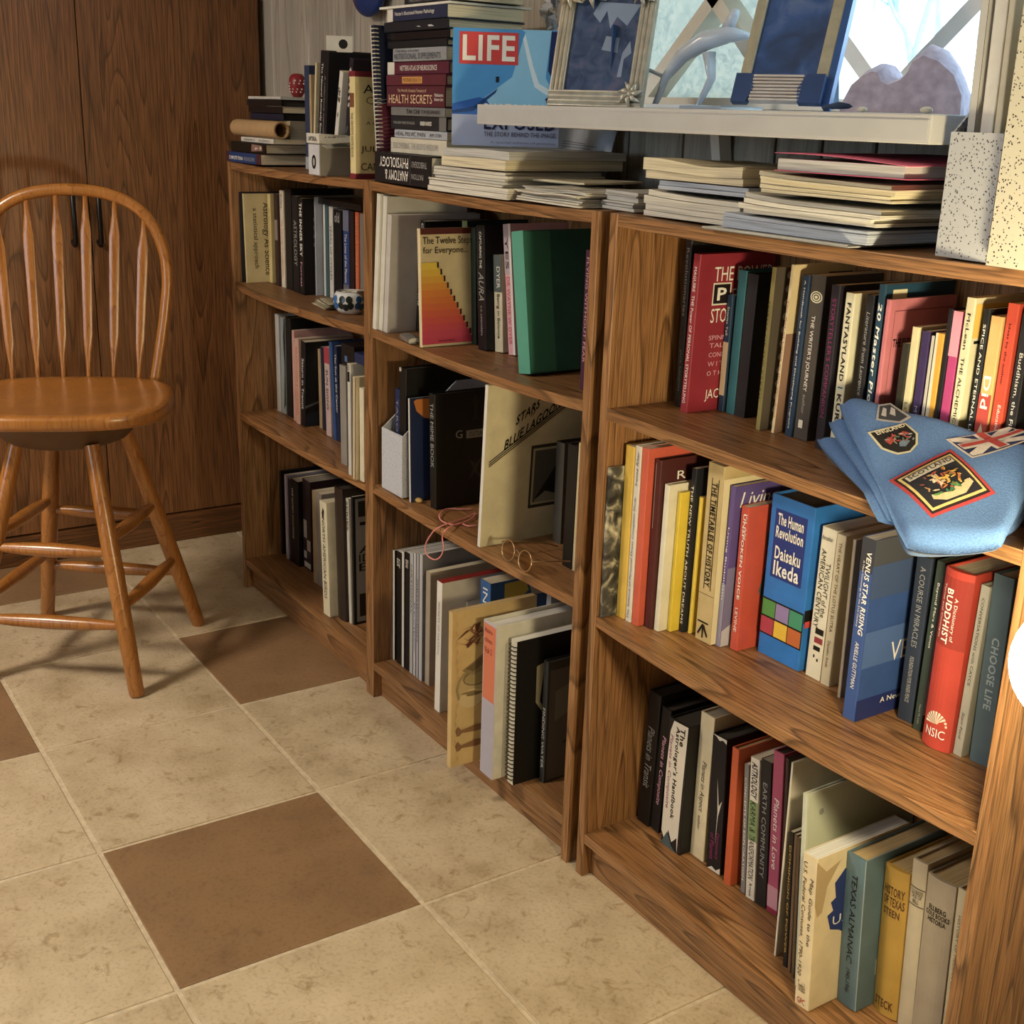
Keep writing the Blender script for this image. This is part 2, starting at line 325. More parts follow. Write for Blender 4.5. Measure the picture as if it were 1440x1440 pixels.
def glass(name, pebbled):
    m, N, L, b = newmat(name); N.remove(b); out = N['Material Output']
    tr = N.new('ShaderNodeBsdfTransparent'); gl = N.new('ShaderNodeBsdfGlossy'); gl.inputs['Roughness'].default_value = .05 if not pebbled else .2
    tc = N.new('ShaderNodeTexCoord'); n = N.new('ShaderNodeTexNoise'); n.inputs['Scale'].default_value = 70; n.inputs['Detail'].default_value = 3; n.inputs['Distortion'].default_value = 1.5; L.new(tc.outputs['Object'], n.inputs['Vector'])
    r = ramp(N, [(.3, (.2, .22, .2)), (.5, (.36, .34, .29)), (.75, (.44, .39, .32))] if pebbled else [(0, (.97, 1, 1)), (1, (.97, 1, 1))]); L.new(n.outputs[0], r.inputs[0]); L.new(r.outputs[0], tr.inputs[0])
    a = N.new('ShaderNodeMixShader'); a.inputs[0].default_value = .05; L.new(tr.outputs[0], a.inputs[1]); L.new(gl.outputs[0], a.inputs[2])
    last = a
    if pebbled:
        tl = N.new('ShaderNodeBsdfTranslucent'); tl.inputs[0].default_value = (.34, .34, .31, 1); c = N.new('ShaderNodeMixShader'); c.inputs[0].default_value = .45
        L.new(a.outputs[0], c.inputs[1]); L.new(tl.outputs[0], c.inputs[2]); last = c
    L.new(last.outputs[0], out.inputs[0]); return m
wpart('pane', glass('pebbled_glass', True), MB().box(WX0+.035, Y1+.05, WZ0+.018, MULL-.02, Y1+.054, WZ1-.03))
wpart('pane', glass('clear_glass', False), MB().box(MULL+.02, Y1+.05, WZ0+.018, WX1-.03, Y1+.054, WZ1-.03))
def bar(x, up):       # lattice bar from the foot of the sash, leaning right (up=1) or left (up=-1), clipped to its sash
    lo, hi = (WX0+.035, MULL-.02) if x < MULL else (MULL+.02, WX1-.03)
    z0 = WZ0+.018; L = 0.62; k = .9; w = .013
    x1 = x+up*L/k; zt = z0+L
    if x1 > hi: zt = z0+(hi-x)*k; x1 = hi
    if x1 < lo: zt = z0+(x-lo)*k; x1 = lo
    dx, dz = (x1-x), (zt-z0); n = math.hypot(dx, dz); nx, nz = -dz/n*w, dx/n*w
    mb = MB(); P = [(x+nx, z0+nz), (x-nx, z0-nz), (x1-nx, zt-nz), (x1+nx, zt+nz)]
    mb.prism(P, Y1+.0, Y1+.045, lambda p, q, s: (p, s, q)); wpart('lattice_bar', trim, mb)
for x in (1.34, 1.71): bar(x, 1); bar(x, -1)
for x in (1.935, 2.31, 2.69): bar(x, 1); bar(x, -1)
# bare tree outside
bark = pm('a7b7b8', .9, .2, 40)
tr = thing('bare_tree', 'pale bare branching tree outside behind the lattice window', 'tree', (0, 0, 0))
tb_ = MB(); base = CAM+(hit(1250, 140, 1, .3)-CAM)*2.3
rnd = random.Random(3)
def branch(mb, p, d, l, r, depth):
    pts = [p]; q = Vector(p); dd = Vector(d)
    for k in range(4):
        dd = (dd+Vector((rnd.uniform(-.25, .25), rnd.uniform(-.15, .15), rnd.uniform(-.1, .2)))).normalized(); q = q+dd*(l/4); pts.append(q.copy())
    mb.tube(pts, [r*(1-.11*k) for k in range(5)], 5, cap=False)
    if depth == 0: return
    for k in range(3 if depth > 1 else 4):
        nd = (dd+Vector((rnd.uniform(-1.1, 1.1), rnd.uniform(-.4, .4), rnd.uniform(-.3, .7)))).normalized()
        branch(mb, pts[rnd.choice((2, 3, 4, 4))], nd, l*rnd.uniform(.55, .8), r*.55, depth-1)
tr.location = (base.x, base.y, -.1); off = Vector(tr.location)
tk = MB(); tk.tube([(0, 0, 0), (.02, 0, .7), (0, 0, base.z-.0)], [.06, .05, .045], 8); tk.build('trunk', bark, tr, True)
branch(tb_, Vector((0, 0, base.z-.0)), Vector((-.25, 0, 1)), .5, .035, 4); branch(tb_, Vector((0, 0, base.z-.0)), Vector((.55, 0, .9)), .5, .032, 4); branch(tb_, Vector((0, 0, base.z-.1)), Vector((.1, .1, 1)), .6, .03, 4)
tb_.build('branches', bark, tr, True)
# ------------------------------------------------------------------ tall veneered cabinet along the left
cab = thing('wood_cabinet', 'tall dark oak veneer cabinet with double doors and black handles', 'cabinet', (-.78, -.6, 0))
def cpart(name, m, mb, **k): o = mb.build(name, m, cab, **k); o.location = (.78, .6, 0); return o
CX = -.49; CY0, CY1 = -1.75, .298; seam = hit(113, 120, 0, CX).y
cpart('body', veneer, MB().box(-1.08, CY0, .0, CX-.02, CY1, 2.15))
dr1 = cpart('door', veneer, MB().box(CX-.02, CY0, .095, CX, seam-.0015, 2.14), bevel=.001)
dr2 = cpart('door', veneer, MB().box(CX-.02, seam+.0015, .095, CX, CY1, 2.14), bevel=.001)
cpart('skirting', veneer_y, MB().box(CX-.02, CY0, 0, CX+.012, CY1, .09), bevel=.002)
blk = pm('14110f', .35)
for u in (107, 143):
    a = hit(u, 347, 0, CX+.028); b = hit(u, 268, 0, CX+.028); mb = MB()
    y = a.y; z0, z1 = a.z, b.z
    mb.tube([(CX-.001, y, z0+.012), (CX+.02, y, z0+.004), (CX+.03, y, z0+.014), (CX+.03, y, (z0+z1)/2), (CX+.03, y, z1-.014), (CX+.02, y, z1-.004), (CX-.001, y, z1-.012)], .0075, 8)
    mb.build('handle', blk, dr1 if u == 107 else dr2, True)
# ------------------------------------------------------------------ bookcases
BW, BT, BD, BH = .831, .0193, .29, 1.22
XS = {1: 0., 2: .831, 3: 1.6925}
SH = {1: [(.9024, .012), (.535, .006)], 2: [(.9044, .012), (.5420, .009)], 3: [(.904, .005), (.5315, .014)]}
SB = .0915; TOPSAG = {1: .005, 2: .006, 3: .006}
def sag_z(b, lev, x):
    """height of the surface: lev 0 top, 1, 2 shelves, 3 bottom"""
    e, s = (BH, TOPSAG[b]) if lev == 0 else ((SB, 0) if lev == 3 else SH[b][lev-1])
    q = (x-XS[b]-BW/2)/(BW/2); return e-s*max(0, 1-q*q)
names = {1: 'oak laminate bookcase standing next to the dark cabinet', 2: 'oak laminate bookcase standing between the two other bookcases', 3: 'oak laminate bookcase lit by the globe lamp, shirt on shelf'}
for b in (1, 2, 3):
    x0 = XS[b]; rt_ = thing('bookcase', names[b], 'bookcase', (x0, 0, 0), group='three oak bookcases')
    MB().box(0, 0, 0, BT, BD, BH).build('side_panel', oak_z, rt_, bevel=.0009)
    MB().box(BW-BT, 0, 0, BW, BD, BH).build('side_panel', oak_z, rt_, bevel=.0009)
    for lev, nm in ((0, 'top_panel'), (1, 'shelf'), (2, 'shelf'), (3, 'bottom_panel')):
        mb = MB(); nx = 14
        mb.slab(lambda u, v: (BT+u*(BW-2*BT), .001+v*(BD-.008), sag_z(b, lev, x0+BT+u*(BW-2*BT))), nx, 1, .0195)
        mb.build(nm, oak_x, rt_, bevel=.0009)
    MB().box(BT, .022, 0, BW-BT, .036, SB-.0195).build('plinth', oak_x, rt_)
    MB().box(BT, BD-.006, SB-.02, BW-BT, BD, BH-.02).build('back_panel', oak_z, rt_)
# ------------------------------------------------------------------ books
PG = {'c': paper('d9cdb0', 'cream'), 'w': paper('dcd9d0', 'white'), 'y': paper('b89f72', 'aged'), 'k': paper('3a342c', 'dark'), 'g': paper('9a9282', 'grey')}
INK = {'w': 'e6e3dc', 'k': '15130f', 'g': 'c8a24a', 'r': 'b02a2c', 'y': 'e3c12c', 'p': 'd9a0b4', 'b': '1d3f8c', 's': '9a9a98', 'm': '8a2f63', 'o': 'c8702a'}
def ink(c): return pm(INK.get(c, c), .5, .04, 30, .3)
def S(s, b0, b1, c='w', a0=.22, a1=.78, o='d', bold=0, sh=0, tr=0): return ('s', s, (a0, b0, a1, b1), c, o, bold, sh, tr)
def F(s, rect, c='w', o='h', bold=0, sh=0, tr=0): return ('f', s, rect, c, o, bold, sh, tr)
def book(label, x0, y0, z0, t, h, d, cov, group=None, hard=1, sp=None, pg='c', rnd=0, lean=0, yaw=0, tilt=0, tx=(), pt=(), name='book', flat=0, rough=.45, cat='book', gap=None, cmat=None):
    r = thing(name, label, cat, (0, 0, 0), group=group)
    if flat == 0:
        r.location = (x0, y0, z0+(t*math.sin(lean) if lean > 0 else 0)+.0002); r.rotation_euler = (tilt, lean, yaw)
    elif flat < 0: r.location = (x0+h*math.cos(yaw), y0+h*math.sin(yaw), z0+.0002); r.rotation_euler = (0, -math.pi/2+lean, yaw)
    else: r.location = (x0, y0, z0+t+.0002); r.rotation_euler = (0, math.pi/2+lean, yaw)
    th = min(.0026 if hard else .0009, t*.3); ins = (.0035 if hard else .0006) if gap is None else gap
    bul = rnd*t
    def sy(x): return -bul*(1-(2*x/t-1)**2)
    n = 8 if rnd else 4
    rr = min(.0015, t*.2)
    front = [(x, sy(x)) for x in [t*i/n for i in range(n+1)]]
    if not rnd: front = [(0, rr), (rr*.3, rr*.3), (rr, 0), (t-rr, 0), (t-rr*.3, rr*.3), (t, rr)]
    poly = [(0, d)]+front+[(t, d), (t-th, d), (t-th, th*1.2), (th, th*1.2), (th, d)]
    cv = MB().prism(poly, 0, h).build('cover', cmat or pm(cov, rough, .16, 22), r)
    MB().box(th, th*1.3, ins, t-th, d-ins-.001, h-ins).build('pages', PG[pg], r)
    def pl(face, e):
        if face == 's': return lambda a, b: (a*t, sy(a*t)-e, b*h)
        if face == 't': return lambda a, b: (a*t, b*d, h+e)
        return lambda a, b: (t+e, a*d, b*h)
    pts = list(pt)
    if sp: pts.insert(0, ('s', (0.0, 0, 1.0, 1), sp))
    for k, (face, sh, c) in enumerate(pts):
        P = pl(face, .0003+.00012*k); mb = MB()
        if len(sh) == 4 and not isinstance(sh[0], tuple):
            a0, b0, a1, b1 = sh; q = 6 if (rnd and face == 's') else 1
            for i in range(q):
                u0 = a0+(a1-a0)*i/q; u1 = a0+(a1-a0)*(i+1)/q; mb.add([P(u0, b0), P(u1, b0), P(u1, b1), P(u0, b1)], [(0, 1, 2, 3)])
        else: mb.add([P(a, b) for a, b in sh], [tuple(range(len(sh)))])
        mb.build('cover_print', ink(c), cv)
    e = .0006+.00012*len(pts)
    for face, s, rect, c, o, bold, shr, trk in tx:
        mb = MB(); put_text(mb, s, pl(face, e), rect, o, bold, shr, 0, trk); mb.build('lettering', ink(c), cv)
    return r
def marbled(name, a, b_, c):
    m, N, L, b = newmat(name); tc = N.new('ShaderNodeTexCoord'); n = N.new('ShaderNodeTexNoise'); n.inputs['Scale'].default_value = 22; n.inputs['Detail'].default_value = 7; n.inputs['Distortion'].default_value = 1.2; L.new(tc.outputs['Object'], n.inputs['Vector'])
    r = ramp(N, [(.36, rgb(a)), (.5, rgb(b_)), (.66, rgb(c))]); L.new(n.outputs[0], r.inputs[0]); L.new(r.outputs[0], b.inputs['Base Color']); b.inputs['Roughness'].default_value = .35; return m
LOC = {(1, 1): 'on upper shelf, bookcase by cabinet', (1, 2): 'on middle shelf, bookcase by cabinet', (1, 3): 'on lowest shelf, bookcase by cabinet',
       (2, 1): 'on upper shelf of centre bookcase', (2, 2): 'on middle shelf of centre bookcase', (2, 3): 'on lowest shelf of centre bookcase',
       (3, 1): 'on upper shelf, bookcase by lamp', (3, 2): 'on middle shelf, bookcase by lamp', (3, 3): 'on lowest shelf, bookcase by lamp'}
SPOT = {}
def row(b, lev, items, pack=True):
    xl, xr = XS[b]+BT+.0008, XS[b]+BW-BT-.0008; px = xl; pl = None; g = 'books '+LOC[(b, lev)]
    for it in items:
        mode, nums, key, look, cov, kw = it; kw = dict(kw)
        free = kw.pop('free', 0); uT = kw.pop('uT', None); dd = kw.pop('dp', None); tmax = kw.pop('tm', None); ymin = kw.pop('ymin', None); lean = kw.pop('ln', None)
        if mode == 'B':
            uL, vB, uR, vT = nums; z = sag_z(b, lev, XS[b]+.4)
            for _ in range(6): P = hit(uL, vB, 2, z); z = sag_z(b, lev, P.x)
            x0, y0 = P.x, P.y
        elif mode == 'Y':
            uL, uR, vT, y0 = nums; z = sag_z(b, lev, XS[b]+.4)
            for _ in range(4): x0 = bis(lambda x: proj(x, y0, z)[0]-uL, XS[b]-.3, XS[b]+1.2); z = sag_z(b, lev, x0)
        else:
            uL, vT, uR, y0 = nums; P = hit(uL, vT, 1, y0); x0 = P.x; z = sag_z(b, lev, x0)
        if not free and x0 < px+.0012:
            s = px+.0012
            if mode == 'B': y0 = bis(lambda y: proj(s, y, z)[0]-uL, y0-.15, y0+.15)
            x0 = s; z = sag_z(b, lev, x0)
        if ymin is not None and y0 < ymin: y0 = ymin
        zz = z if mode != 'T' else P.z
        t = bis(lambda x: proj(x, y0, zz)[0]-uR, x0-.2, x0+.6)-x0
        t = max(.004, t)
        if tmax: t = min(t, tmax)
        t = min(t, xr-x0)
        h = (bis(lambda q: proj(x0, y0, q)[1]-vT, z+.02, z+.6)-z) if mode != 'T' else P.z-z
        if mode == 'T': pass
        up_lim = sag_z(b, lev-1, x0+t/2)-.0195-z-.003
        h = min(h, up_lim)
        z = min(sag_z(b, lev, x0), sag_z(b, lev, x0+t)) if False else max(sag_z(b, lev, x0), sag_z(b, lev, x0+t))
        d = dd or min(.70*h, .205); d = min(d, BD-.0075-y0)
        if uT is not None: xt = bis(lambda x: proj(x, y0, z+h)[0]-uT, x0-.4, x0+.5); lean = math.atan2(xt-x0, h)
        lean = lean or 0
        lean = max(-.16, min(.16, lean))
        if not free:
            lo = math.atan2(xl-x0, h)
            if pl is not None: hm = min(h, pl[1]); lo = max(lo, math.atan2(pl[0]+hm*math.tan(pl[2])+.0012-x0, hm))
            hi_ = math.atan2(xr-(x0+t), h); lean = min(max(lean, lo), max(hi_, lo))
            pl = (x0+t, h, lean)
        book((look+' '+LOC[(b, lev)]), x0, y0, z, t, h, d, cov, g, lean=lean, **kw)
        SPOT[(b, lev, key)] = (x0, y0, z, t, h, d)
        if not free: px = x0+t+(max(0, h*math.tan(lean)) if lean and lean > 0 and pack and kw.get('_', 0) else 0)
    SPOT[(b, lev, 'end')] = px
def Bk(u0, v0, u1, v1, key, look, cov, **kw): return ('B', (u0, v0, u1, v1), key, look, cov, kw)
def Yk(u0, u1, vt, y, key, look, cov, **kw): return ('Y', (u0, u1, vt, y), key, look, cov, kw)
def Tk(u0, vt, u1, y, key, look, cov, **kw): return ('T', (u0, vt, u1, y), key, look, cov, kw)
# ---- bookcase by the lamp, lowest shelf
row(3, 3, [
 Bk(896, 1152, 911, 967, 'transit', 'black hardcover with white title, against side panel', '1b1917', pg='k', uT=914, tx=[S('Planets in Transit', .28, .74, 's', sh=.2)]),
 Bk(914, 1160, 926, 990, 'composite', 'black hardcover behind torn white jacket', '1c1a19', pg='k', uT=930, tx=[S('Planets in Composite', .22, .78, 'p', .3, .8, sh=.2)]),
 Bk(929, 1184, 955, 1008, 'handbook', 'book in torn white paper jacket', '201f1e', pg='k', uT=942, pt=[('s', [(0, .1), (.25, .02), (.35, .14), (.55, .06), (.8, .12), (.86, .0), (.9, .5), (.97, 1), (.25, .99), (.1, .9), (.02, .6)], 'd3cbbb'), ('s', [(0, .0), (.3, .12), (.55, .03), (.8, .0)], '4a5a5e')],
    tx=[S('The', .83, .97, 'k', .6, .84, bold=1), S("Astrologer's Handbook", .24, .96, 'k', .34, .6, bold=1), S('Planets in Composite', .3, .88, 'm', .08, .28, sh=.2)]),
 Bk(970, 1198, 988, 1000, 'aspect', 'cream hardcover with black title and brown top', 'cfc2a0', pg='g', uT=982, tx=[S('Planets in Aspect', .33, .68, 'k', .3, .72, sh=.2), S('author', .2, .3, 'k', .4, .6)]),
 Bk(993, 1218, 1012, 1035, 'worn', 'worn black jacket with white chips and magenta lettering', '17161a', pg='k', uT=1000, pt=[('s', [(.0, 1), (.3, .99), (.5, .97), (.75, .985), (1, .97), (1, 1)], 'c8c2b6'), ('s', [(.5, .7), (.62, .45), (.55, .2), (.66, .42), (.9, .55), (.68, .5)], 'c8c2b6'), ('s', [(.1, .0), (.4, .03), (.7, .015), (1, .05), (1, 0)], 'c8c2b6')], tx=[S('Dictionary', .1, .3, 'm', .55, .85), S('of Planets', .08, .28, 'm', .22, .5)]),
 Bk(1017, 1240, 1026, 1053, 'orange', 'orange cloth hardcover', 'c2562a', uT=1030, pg='y'),
 Bk(1041, 1253, 1047, 1080, 'grey', 'slim grey paperback with pale lettering', '7d7a78', hard=0, uT=1047, tx=[S('CONCEPTS OF EXPLORATION', .1, .9, 'w', .3, .7)]),
 Bk(1048, 1260, 1060, 1070, 'karma', 'white and green paperback with black title', 'd8d2c4', hard=0, uT=1056, pt=[('s', (0, .42, 1, .7), '7c9464')], tx=[S('ASTROLOGY', .72, .97, 'k', .2, .85, sh=.2, bold=1), S('KARMA &', .48, .7, 'k', .2, .8, sh=.2), S('TRANSFORMATION', .14, .46, 'k', .2, .8, sh=.2), S('Arroyo', .02, .12, 'k', .3, .7)]),
 Bk(1062, 1268, 1076, 1073, 'earth', 'black paperback with grey lettering', '1d1c1f', hard=0, uT=1066, pg='g', tx=[S('EARTH COMMUNITY', .2, .85, 's', .3, .7)]),
 Bk(1078, 1277, 1092, 1062, 'love', 'magenta hardcover with white slanted title', 'a84a68', uT=1083, pg='k', pt=[('s', (0, .03, 1, .17), 'c08a98'), ('s', (0, 0, 1, .03), '8c1f44')], tx=[S('Planets in Love', .28, .72, 'w', .3, .75, sh=.2)]),
 Bk(1094, 1322, 1098, 1075, 'brown', 'dark brown hardcover with loose sheet', '3a2a26', uT=1105, pg='w', ymin=.06),
 Bk(1088, 1343, 1089, 1075, 'sheet', 'loose white card sheet leaning', 'd8d2bc', hard=0, dp=.12, uT=1113, name='paper_sheet', cat='paper'),
 Bk(1100, 1357, 1106, 1175, 'thin', 'thin black paperback with gold title', '1a1815', hard=0, uT=1110, tx=[S('DOMINION OF POWER', .1, .9, 'g', .3, .7)]),
 Bk(1107, 1366, 1111, 1180, 'thin2', 'thin brown pamphlet', '6d5540', hard=0, uT=1117),
 Bk(1112, 1374, 1116, 1185, 'thin3', 'thin olive brown pamphlet', '5c4a34', hard=0, uT=1121),
 Bk(1117, 1385, 1123, 1126, 'binder', 'pale green ring binder with riveted cover', 'c3c7b2', dp=.245, uT=1129, pg='w', pt=[('f', (.02, .0, .99, .985), 'b7bda6'), ('f', [(.13+.022*math.cos(a*.7), .89+.017*math.sin(a*.7)) for a in range(9)], '8d8f86')]),
 Bk(1117, 1409, 1136, 1205, 'census', 'thick cream paperback with torn cover showing blue', 'e0cda2', hard=0, dp=.2, uT=1130, pg='w', ymin=.004,
    pt=[('f', [(.26, .84), (.3, .87), (.5, .88), (.5, .5), (.33, .44), (.28, .47), (.18, .5), (.14, .6), (.2, .62), (.17, .68), (.22, .7), (.2, .8)], '2a3a74'), ('f', [(0, .98), (.1, .9), (.25, .94), (.12, .8), (.08, .64), (.03, .62), (0, .7)], 'b79d70')],
    tx=[S('U.S. Federal Censuses, 1790-1920', .2, .95, 'k', .08, .36, sh=.15), S('Map Guide to the', .42, .86, 'k', .52, .84, sh=.15), S('Thorndale &', .1, .17, 'k', .2, .7, 'h'), S('GPC', .02, .06, 'r', .2, .75, 'h'), F('U.S.', (.2, .52, .42, .58), 'w')]),
 Bk(1177, 1401, 1203, 1204, 'almanac', 'worn blue cloth almanac with dark lettering', '5c7680', pg='y', rnd=.05, uT=1187, tx=[S('TEXAS ALMANAC', .3, .88, 'k', .38, .66, sh=.15), S('1945-1946', .1, .26, 'k', .4, .62, sh=.15)], pt=[('s', (.95, .0, 1, 1), '8b9a98'), ('f', [(.2, .3), (.32, .34), (.3, .26), (.42, .25), (.36, .18), (.2, .2)], '8b9a98')]),
 Bk(1228, 1414, 1260, 1218, 'texas', 'gold cloth hardcover with brown lettering', 'b0892f', pg='y', rnd=.12, uT=1246, tx=[S('HISTORY', .82, .88, '5c3a1c', .1, .92, 'h', 1), S('OF TEXAS', .75, .81, '5c3a1c', .1, .94, 'h', 1), S('STEEN', .68, .73, '5c3a1c', .14, .8, 'h', 1), S('STECK', .05, .11, '5c3a1c', .12, .86, 'h', 1)]),
 Bk(1262, 1434, 1281, 1212, 'cream', 'plain beige hardcover with ruled label lines', 'b9ab8e', pg='y', rnd=.1, uT=1285, pt=[('s', (0, .84, 1, .846), '4a4032'), ('s', (0, .74, 1, .746), '4a4032')], tx=[S('COLORADO', .81, .835, 'k', .1, .9, 'h'), S('TALE OF', .785, .808, 'k', .15, .85, 'h'), S('BELL', .755, .778, 'k', .3, .7, 'h')]),
 Bk(1281, 1447, 1318, 1232, 'beige', 'wide taupe hardcover with small black title', 'a3957e', pg='y', rnd=.1, uT=1306, tx=[S('ELLBERG', .81, .84, 'k', .2, .8, 'h', 1), S('COLE BOOKS', .775, .805, 'k', .1, .92, 'h', 1), S('HISTORIA', .74, .77, 'k', .2, .82, 'h', 1)]),
 Bk(1320, 1462, 1333, 1254, 'cthin', 'narrow cream hardcover with tiny title beside panel', 'c4b794', pg='y', uT=1340, tx=[S('HISTORY OF MEDINA COUNTY', .3, .85, '6a5634', .35, .6)]),
])
